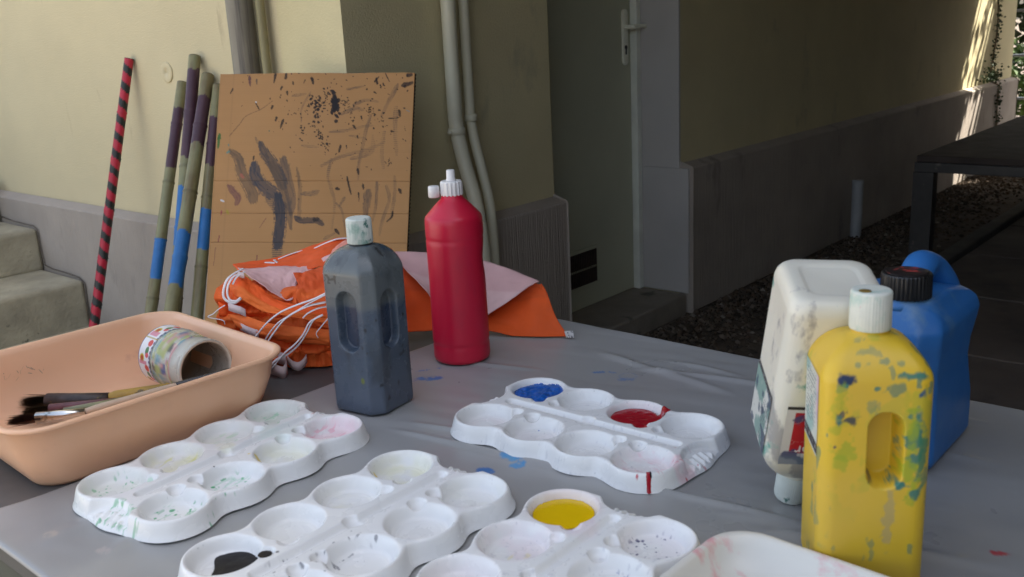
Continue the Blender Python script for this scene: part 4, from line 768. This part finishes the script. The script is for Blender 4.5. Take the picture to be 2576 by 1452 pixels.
stroke([(420, 510), (440, 545), (470, 560)], 9, BR_, .6, .6, 14, 4)
stroke([(520, 670), (570, 760), (600, 860), (625, 960), (640, 1050)], 26, BR_, .75, .55, 14, 5)
stroke([(590, 640), (610, 740), (640, 860), (640, 960)], 26, GR, .7, .6, 20, 6)
stroke([(672, 690), (690, 790), (692, 900), (690, 985)], 8, BR_, .7, .5, 16, 7)
stroke([(560, 860), (575, 960), (575, 1030), (565, 1120), (560, 1160)], 32, (.055, .055, .066), .95, .15, 26, 8)
stroke([(560, 1150), (560, 1200), (550, 1260), (545, 1300)], 27, (.07, .065, .07), .85, .2, 22, 9, .75)
stroke([(500, 860), (530, 910), (548, 960)], 24, GR, .6, .3, 10, 10, .8)
stroke([(700, 845), (760, 845), (800, 835)], 12, GR, .65, .55, 18, 11)
stroke([(665, 985), (700, 1005), (790, 1005), (830, 1025)], 17, (.05, .048, .055), .9, .2, 20, 12)
stroke([(780, 1000), (800, 995)], 14, DK, .8, .2)
stroke([(265, 800), (290, 830), (320, 870), (310, 905)], 18, (.16, .06, .07), .7, .4, 14, 13)
for pts, w, cmb in (([(1115, 380), (1090, 470), (1070, 560), (1045, 680), (1040, 760)], 14, .3), ([(870, 480), (960, 470), (1060, 450), (1130, 440)], 12, .6), ([(820, 680), (900, 640), (1000, 610), (1090, 590), (1200, 540)], 14, .65), ([(880, 640), (860, 740), (880, 820), (900, 900), (885, 1050)], 12, .6), ([(700, 560), (800, 570)], 10, .5), ([(1000, 640), (1120, 600), (1130, 500)], 16, .7), ([(1270, 330), (1265, 460), (1275, 620)], 16, .8), ([(1200, 480), (1185, 600), (1195, 700)], 14, .8), ([(1280, 200), (1230, 290), (1180, 390)], 15, .1), ([(940, 370), (1030, 340), (1070, 350)], 15, .1), ([(1010, 320), (1080, 290), (1160, 300)], 13, .1), ([(1100, 830), (1090, 920), (1080, 1020)], 20, .0), ([(1155, 780), (1150, 900), (1130, 1010)], 12, .0), ([(1210, 800), (1230, 880), (1190, 1000), (1170, 1090)], 13, .1), ([(1260, 740), (1260, 860), (1240, 980)], 12, .6), ([(910, 900), (950, 960), (965, 1080)], 8, .1), ([(750, 240), (700, 330), (695, 420)], 7, .2), ([(960, 870), (930, 920)], 12, .1), ([(840, 1110), (900, 1080)], 12, .3), ([(990, 500), (1090, 520)], 9, .6), ([(640, 262), (720, 250)], 10, .2), ([(970, 225), (1080, 205)], 9, .1), ([(600, 900), (640, 960), (640, 1050)], 12, 0)):
    stroke(pts, w, (.10, .074, .062), .62, .58, w*.7, int(pts[0][0]), cmb)
stroke([(260, 500), (320, 430), (360, 380), (450, 340), (520, 290)], 2.6, (.12, .06, .04), .7, .2)
for pts, w, col in (([(1310, 205), (1370, 185)], 16, DK), ([(1340, 145), (1365, 138)], 14, DK), ([(535, 130), (525, 180)], 9, DK), ([(275, 215), (262, 245)], 7, DK), ([(375, 140), (382, 200)], 9, (.12, .05, .06)), ([(420, 160), (422, 190)], 7, BR_), ([(755, 155), (765, 190)], 11, DK), ([(600, 130), (597, 160)], 10, DK), ([(642, 175), (643, 195)], 5, DK), ([(575, 205), (568, 225)], 7, DK), ([(607, 235), (610, 255)], 8, DK), ([(520, 320), (512, 340)], 8, DK), ([(585, 405), (570, 455)], 9, DK), ([(545, 390), (540, 412)], 9, DK), ([(715, 165), (707, 185)], 4, DK), ([(415, 300), (440, 345)], 5, DK), ([(1140, 180), (1165, 150)], 7, DK), ([(1135, 240), (1150, 250)], 6, DK), ([(1205, 130), (1230, 180)], 4, DK), ([(1150, 160), (1155, 195)], 8, DK), ([(1290, 350), (1295, 390)], 9, DK), ([(935, 560), (925, 600)], 8, DK), ([(970, 560), (972, 580)], 4, DK), ([(975, 745), (985, 790), (1000, 850)], 7, DK), ([(910, 815), (930, 820)], 11, DK), ([(1290, 820), (1300, 845)], 10, DK), ([(1250, 950), (1245, 980), (1215, 1010)], 8, DK), ([(905, 1055), (930, 1085)], 10, DK), ([(1040, 700), (1045, 730)], 9, DK), ([(1045, 840), (1048, 890)], 5, DK), ([(1070, 790), (1075, 820)], 7, DK), ([(1010, 440), (1025, 460)], 8, DK), ([(1060, 385), (1062, 405)], 6, DK), ([(1035, 500), (1040, 520)], 5, DK), ([(1240, 475), (1255, 480)], 8, DK), ([(1225, 400), (1290, 395)], 4, DK), ([(412, 620), (408, 645)], 6, DK), ([(210, 1090), (205, 1130)], 4, (.25, .06, .06)), ([(440, 1210), (432, 1260)], 5, (.22, .07, .06)), ([(190, 1160), (180, 1270)], 2.5, (.22, .08, .06)), ([(490, 350 + 640), (450, 1050)], 2, (.2, .07, .06)), ([(222, 945), (218, 970)], 6, (.35, .05, .08)), ([(200, 490), (193, 570)], 11, (.03, .16, .04)), ([(255, 945), (262, 965)], 10, (.42, .33, .05)), ([(215, 880), (235, 890)], 6, (.7, .7, .72)), ([(248, 600), (262, 590)], 9, (.12, .28, .24)), ([(255, 548), (258, 560)], 4, (.05, .25, .22)), ([(1335, 352), (1355, 360)], 2.5, (.10, .28, .36)), ([(335, 730), (350, 750)], 9, (.45, .14, .09)), ([(415, 295), (420, 300)], 5, (.75, .75, .75)), ([(500, 470), (502, 474)], 4, (.02, .16, .12))):
    stroke(pts, w, col, .95, .15, w*.7, int(pts[0][0]+7))
rs = np.random.RandomState(11)
for cx_, cy_, sx_, sy_, n, wm_ in ((893, 300, 9, 30, 30, 13), (900, 350, 12, 24, 24, 10), (895, 290, 50, 50, 46, 3.5), (785, 330, 22, 42, 50, 7), (980, 325, 25, 20, 24, 4), (815, 500, 16, 22, 22, 6), (840, 550, 25, 20, 16, 4), (865, 245, 14, 14, 12, 5), (705, 480, 8, 40, 12, 5), (1120, 340, 10, 18, 10, 4), (1190, 210, 12, 18, 8, 5), (660, 360, 20, 15, 8, 3), (1225, 660, 10, 12, 14, 3), (900, 700, 300, 260, 30, 2.2), (1000, 380, 280, 160, 90, 3.0), (1050, 300, 250, 120, 40, 5.0), (700, 250, 200, 80, 14, 4.0), (760, 440, 20, 10, 8, 4), (1115, 345, 12, 24, 8, 5), (1180, 400, 8, 40, 8, 4)):
    for k in range(n):
        a_, b_ = cx_+rs.normal(0, sx_), cy_+rs.normal(0, sy_); g = rs.normal(0, 5, 2); stroke([(a_, b_), (a_+g[0], b_+g[1])], wm_*rs.uniform(.4, 1.1), DK, .95, .05, None, k)
cbm = mat('cardboard', vc=True, rough=.85, var=.04, vscale=4, bump=.15, bscale=40, bdist=.0008)
o = mesh('board', Pc, grid_faces(nu, nv), cbm, CB, True, True); setcol(o, C)
m_ = o.modifiers.new('s', 'SOLIDIFY'); m_.thickness = .006; m_.offset = -1 if (np.cross(Pc[nv]-Pc[0], Pc[1]-Pc[0])@nrm) > 0 else 1
m_.offset = -m_.offset if False else m_.offset
# corrugated right edge
ed = [TRc*(1-s)+BRc*s+nrm*-.003+.0008*RH for s in np.linspace(.004, kz-.004, 500)]; ed = [e+RH*(.0012*math.sin(i*1.3)) for i, e in enumerate(ed)]
tube('torn_edge', ed, .0022, mat('torn_dark', (.05, .035, .02), .9, .4, 90), CB, 6, 1, True)

# ------------------------------------------------------------------ folded orange cloths
CL = thing('cloth_bundle', 'folded pile of orange cloths with white ties behind the grey bottle', 'cloth', tuple(fd(760, 900, 1.50)))
om = mat('orange_cloth', vc=True, rough=.75, var=.06, vscale=25, bump=.25, bscale=260, bdist=.0004)
OR, OR2, OR3, PK = (.86, .105, .008), (.78, .125, .015), (.84, .16, .022), (.70, .42, .40)
def drape(name, rows, colf, par, wr=.004, seed=1, ku=14, kv=9, m=om, thick=.0012):
    """rows of (px, py, depth) control points -> smooth sheet with wrinkles"""
    G = np.array([[fd(*q) for q in r] for r in rows]); H = np.array([catmull(r, ku) for r in G]); H = np.stack([catmull(H[:, i], kv) for i in range(H.shape[1])], 1); nv_, nu_ = H.shape[:2]
    P_ = H.reshape(-1, 3); gv, gu = np.meshgrid(np.linspace(0, 1, nv_), np.linspace(0, 1, nu_), indexing='ij'); gv, gu = gv.ravel(), gu.ravel()
    du = np.gradient(H, axis=1); dv = np.gradient(H, axis=0); nn = np.cross(du, dv).reshape(-1, 3); nn /= np.linalg.norm(nn, axis=1)[:, None]+1e-9
    w_ = fbm(np.c_[gu*2+gv*.9, gv*1.2-gu*.5, 0*gu], 3.2, seed, 4)-.5; w2 = np.abs(fbm(np.c_[gu*3-gv*1.5, gv*2, 0*gu], 3, seed+9, 3)-.5)
    P_ = P_+nn*((w_*wr*2.2-w2*wr*1.6))[:, None]; P_[:, 2] = np.maximum(P_[:, 2], TZ+.004)
    o = mesh(name, P_, grid_faces(nv_, nu_), m, par, True, True); setcol(o, colf(gu, gv, P_)); md = o.modifiers.new('s', 'SOLIDIFY'); md.thickness = thick; return o
def foldlayer(name, x0, x1, ytop, ybot, D0_, D1_, col, seed, lean=0, curl=.011):
    """a folded layer: rounded fold facing the viewer, running left to right"""
    n = 130; rs = np.random.RandomState(seed); xs = np.linspace(x0, x1, n); R = []
    for i, X_ in enumerate(xs):
        s = i/(n-1); k = np.array([[s*2.2+seed, seed*1.7, 0.]]); wob = float(fbm(k, 3.1, seed)[0]-.5); wob2 = float(fbm(k, 7.3, seed+5)[0]-.5)
        yt, yb = ytop+(lean*s)+wob*26, ybot+(lean*s)+wob2*20; Df = D0_+wob2*.022; A = fd(X_, yt, Df+.012); Bb = fd(X_, yb, Df+.012); mid = (A+Bb)/2; h = (A[2]-Bb[2])/2; pts = []
        for a in np.linspace(-90, 90, 13): pts.append(mid+np.array([0, 0, h*math.sin(rad(a))])-FH*(.016+.006*wob)*math.cos(rad(a))*(1+.35*math.sin(3*rad(a)+wob*9)))
        back = FH*(D1_-D0_); bot = [Bb+back*f_-np.array([0, 0, .0005*f_]) for f_ in (.95, .5)]; top = [A+back*f_+np.array([0, 0, .003*math.sin(f_*9+wob*14)]) for f_ in (.3, .65, .95)]
        R.append(np.array(bot+pts+top))
    V = np.concatenate(R); m = len(R[0]); V[:, 2] = np.maximum(V[:, 2]+.0024*(fbm(V, 60, seed)-.5)*2, TZ+.0025); V += FH[None]*(.009*(fbm(V*np.array([1, 1, 1.6]), 42, seed+3)-.5)-.006*np.abs(fbm(V, 26, seed+8)-.5))[:, None]
    F = [list(q) for q in grid_faces(n, m, True)]; o = mesh(name, V, F, om, CL, True, True)
    # end caps
    C = np.tile(np.array(col), (len(V), 1))*(.92+.16*fbm(V, 30, seed))[:, None]; setcol(o, C); ss_ = o.modifiers.new('ss', 'SUBSURF'); ss_.levels = ss_.render_levels = 1; return o
foldlayer('folded_layer', 636, 950, 880, 924, 1.475, 1.60, OR2, 1, 2)
foldlayer('folded_layer', 612, 950, 850, 892, 1.480, 1.60, OR2, 2, 6)
foldlayer('folded_layer', 572, 950, 818, 860, 1.485, 1.60, OR3, 3, 10)
foldlayer('folded_layer', 552, 950, 790, 828, 1.490, 1.60, OR3, 4, 10)
foldlayer('folded_layer', 556, 950, 760, 800, 1.495, 1.59, OR, 5, 14)
foldlayer('folded_layer', 549, 950, 722, 768, 1.500, 1.58, OR2, 6, 26)
def two(a, b, th, soft=.02):
    def f_(gu, gv, P_): e = ss(gv+.03*(fbm(np.c_[gu*3, gv, gu*0], 3, 4)-.5), th-soft, th+soft); return blend(np.tile(np.array(a), (len(gu), 1)), e, b)*(.93+.14*fbm(P_, 25, 2))[:, None]
    return f_
# top sheet: orange hem at the back, pale pink wrong side, orange drape in front
drape('top_sheet', [[(586, 668, 1.640), (660, 657, 1.645), (730, 640, 1.65), (800, 616, 1.655), (860, 600, 1.66), (930, 612, 1.665), (985, 630, 1.67)],
                    [(592, 674, 1.622), (660, 672, 1.625), (735, 660, 1.625), (805, 636, 1.625), (862, 622, 1.63), (930, 636, 1.63), (985, 650, 1.64)],
                    [(604, 684, 1.59), (668, 692, 1.585), (735, 690, 1.58), (805, 672, 1.57), (865, 665, 1.57), (930, 680, 1.57), (985, 690, 1.59)]], two((.74, .09, .008), (.74, .09, .008), .5), CL, .0032, 3)
drape('pale_lining', [[(598, 676, 1.600), (650, 676, 1.603), (700, 672, 1.605), (745, 670, 1.603), (790, 660, 1.60), (835, 640, 1.60)],
                      [(618, 690, 1.570), (660, 694, 1.572), (705, 692, 1.572), (742, 688, 1.570), (780, 678, 1.575), (828, 652, 1.59)],
                      [(640, 706, 1.530), (672, 716, 1.530), (705, 722, 1.530), (732, 722, 1.535), (748, 706, 1.55), (765, 690, 1.575)],
                      [(655, 716, 1.500), (682, 734, 1.497), (708, 750, 1.495), (733, 756, 1.497), (738, 742, 1.51), (735, 725, 1.54)]], two(PK, PK, .5), CL, .0022, 5)
drape('pale_lining', [[(824, 684, 1.55), (832, 640, 1.590), (845, 622, 1.60), (868, 606, 1.61), (890, 604, 1.61)], [(812, 690, 1.53), (828, 664, 1.57), (850, 650, 1.58), (880, 650, 1.58), (905, 650, 1.58)]], two((.78, .30, .22), (.78, .38, .33), .5), CL, .001, 7)
drape('front_drape', [[(738, 690, 1.545), (775, 684, 1.55), (820, 672, 1.555), (880, 660, 1.56), (960, 665, 1.56)],
                      [(750, 716, 1.520), (780, 714, 1.525), (822, 706, 1.53), (880, 705, 1.53), (960, 715, 1.53)],
                      [(745, 745, 1.500), (785, 748, 1.500), (825, 745, 1.50), (880, 760, 1.50), (960, 780, 1.50)],
                      [(755, 768, 1.490), (790, 772, 1.490), (830, 778, 1.49), (880, 800, 1.49), (960, 820, 1.49)]], two((.68, .085, .01), (.72, .11, .012), .5), CL, .0045, 8)
drape('front_drape', [[(592, 690, 1.535), (616, 694, 1.525), (640, 712, 1.515), (668, 736, 1.50), (700, 756, 1.49), (745, 768, 1.485), (830, 776, 1.48)],
                      [(575, 712, 1.515), (606, 722, 1.495), (634, 742, 1.487), (665, 762, 1.48), (700, 776, 1.475), (745, 784, 1.472), (830, 796, 1.47)],
                      [(584, 742, 1.505), (604, 750, 1.487), (632, 768, 1.480), (664, 784, 1.475), (700, 792, 1.470), (745, 800, 1.468), (830, 816, 1.465)]], two(OR, (.82, .16, .02), .5), CL, .0035, 11)
drape('front_drape', [[(574, 790, 1.485), (620, 796, 1.478), (670, 812, 1.470), (730, 820, 1.466), (830, 830, 1.463)], [(590, 812, 1.480), (625, 830, 1.468), (672, 840, 1.462), (730, 846, 1.459), (830, 856, 1.456)], [(612, 826, 1.482), (645, 838, 1.472), (682, 850, 1.468), (735, 858, 1.465), (830, 868, 1.462)]], two(OR3, OR2, .6), CL, .003, 21)
# long pennant running right behind the red bottle
FL = thing('orange_pennant', 'orange cloth corner with pale lining folded over, behind the red bottle', 'cloth', tuple(fd(1300, 848, 1.56)))
pcol = two((.68, .085, .006), (.80, .10, .006), .4)
drape('orange_face', [[(985, 652, 1.70), (1080, 655, 1.70), (1200, 672, 1.69), (1290, 698, 1.665), (1350, 716, 1.640), (1363, 714, 1.634)],
                      [(985, 720, 1.64), (1080, 722, 1.65), (1200, 745, 1.655), (1290, 752, 1.638), (1350, 742, 1.616), (1378, 742, 1.610)],
                      [(985, 790, 1.60), (1080, 792, 1.62), (1200, 802, 1.620), (1290, 806, 1.606), (1350, 800, 1.592), (1400, 800, 1.586)],
                      [(985, 838, 1.57), (1080, 834, 1.59), (1200, 832, 1.595), (1290, 846, 1.580), (1350, 851, 1.570), (1434, 851, 1.562)]], pcol, FL, .0028, 13)
drape('pale_fold', [[(985, 634, 1.700), (1075, 636, 1.700), (1150, 642, 1.695), (1220, 657, 1.680), (1290, 681, 1.655), (1357, 709, 1.628)],
                    [(1010, 668, 1.660), (1080, 680, 1.655), (1150, 690, 1.660), (1200, 700, 1.655), (1255, 712, 1.638), (1330, 724, 1.615)],
                    [(1040, 700, 1.630), (1080, 722, 1.625), (1140, 740, 1.630), (1180, 750, 1.630), (1228, 755, 1.622), (1290, 752, 1.606)],
                    [(1075, 735, 1.600), (1090, 760, 1.600), (1130, 785, 1.605), (1165, 795, 1.608), (1198, 800, 1.606), (1222, 798, 1.600)]], two((.66, .40, .38), (.72, .48, .45), .5), FL, .0018, 17)
bm = bmesh.new(); q = [fd(*s_) for s_ in ((1419, 836, 1.560), (1441, 835, 1.562), (1444, 853, 1.556), (1425, 853, 1.554))]
v4 = [bm.verts.new(q_+np.array([0, 0, .002])) for q_ in q]; bm.faces.new(v4); o = frombm('cloth_tag', bm, mat('tag_white', (.62, .60, .58), .6, .1, 90, spots=[((.03, .02, .03), 170, .56, (1, 1, 1), .05)]), FL, False, True); o.modifiers.new('s', 'SOLIDIFY').thickness = .0008
# ties
cm = mat('white_tie', (.78, .74, .74), .7, .06, 60, .3, 400, bdist=.0003)
def tie(pts, r=.0024, flat=.35, par=CL, up=(0, 0, 1)): return tube('tie', catmull([fd(*q_) for q_ in pts], 10), r, cm, par, 10, flat, True, up)
ties = [([(828, 733, 1.452), (790, 752, 1.452), (745, 768, 1.452), (705, 786, 1.45), (672, 812, 1.449), (642, 848, 1.448)], .0030), ([(826, 738, 1.45), (780, 762, 1.45), (735, 790, 1.448), (700, 812, 1.447), (675, 842, 1.446), (662, 868, 1.446)], .0026), ([(820, 760, 1.452), (770, 772, 1.450), (720, 800, 1.446), (690, 836, 1.445), (672, 862, 1.445)], .0034),
        ([(812, 792, 1.45), (788, 806, 1.447), (772, 836, 1.444), (752, 866, 1.442), (725, 890, 1.440), (694, 906, 1.440), (672, 930, 1.440)], .0032), ([(800, 798, 1.448), (778, 812, 1.445), (762, 842, 1.442), (740, 868, 1.44), (716, 888, 1.438), (684, 926, 1.438)], .0026), ([(830, 770, 1.455), (800, 776, 1.452), (775, 788, 1.45), (762, 800, 1.448)], .0026),
        ([(612, 676, 1.53), (590, 688, 1.51), (573, 702, 1.495), (564, 722, 1.488), (562, 745, 1.486), (572, 758, 1.483), (590, 762, 1.480), (606, 750, 1.478)], .0020), ([(604, 688, 1.51), (586, 698, 1.497), (574, 718, 1.487), (572, 740, 1.484), (580, 756, 1.481), (598, 758, 1.479)], .0018), ([(616, 684, 1.515), (600, 694, 1.503), (592, 702, 1.497), (585, 716, 1.492)], .0016),
        ([(566, 768, 1.482), (550, 778, 1.480), (536, 790, 1.478), (524, 798, 1.478), (560, 806, 1.474), (566, 816, 1.474)], .0012),
        ([(762, 640, 1.648), (790, 626, 1.645), (820, 612, 1.648), (848, 602, 1.65), (876, 600, 1.655), (892, 604, 1.66)], .0024), ([(668, 660, 1.640), (692, 662, 1.633), (706, 668, 1.628), (690, 654, 1.635)], .0026), ([(700, 652, 1.643), (730, 640, 1.645), (762, 630, 1.65)], .0016), ([(826, 800, 1.452), (808, 822, 1.448), (796, 838, 1.446), (800, 850, 1.447)], .0012)]
for k_, (p_, r_) in enumerate(ties): tie(p_, r_*(1.45 if r_ > .0024 else 1.25), .28 if r_ > .0024 else .5)
def tape(pts, w_, par=CL, col=None):
    P_ = catmull([fd(*q_) for q_ in pts], 10); V = []; 
    for p_ in P_: V += [p_+np.array([0, 0, w_/2])+FH*.001, p_-np.array([0, 0, w_/2])]
    F = [(2*i, 2*i+1, 2*i+3, 2*i+2) for i in range(len(P_)-1)]; o = mesh('tape', V, F, col or mat('pink_tape', (.66, .52, .50), .7, .06, 60), par, True, True); o.modifiers.new('s', 'SOLIDIFY').thickness = .0009; return o
tape([(668, 922, 1.45), (690, 930, 1.438), (712, 938, 1.436), (722, 922, 1.442), (716, 905, 1.452), (700, 900, 1.46)], .020)
tape([(722, 905, 1.455), (735, 918, 1.446), (752, 922, 1.446), (766, 912, 1.452), (772, 902, 1.46)], .014)
tape([(574, 772, 1.482), (592, 778, 1.474), (606, 782, 1.472), (618, 788, 1.474)], .013); tape([(604, 822, 1.472), (620, 830, 1.464), (636, 836, 1.463), (650, 840, 1.464)], .012); tape([(598, 690, 1.506), (606, 692, 1.503), (614, 694, 1.502)], .009)

S.render.engine = 'CYCLES'
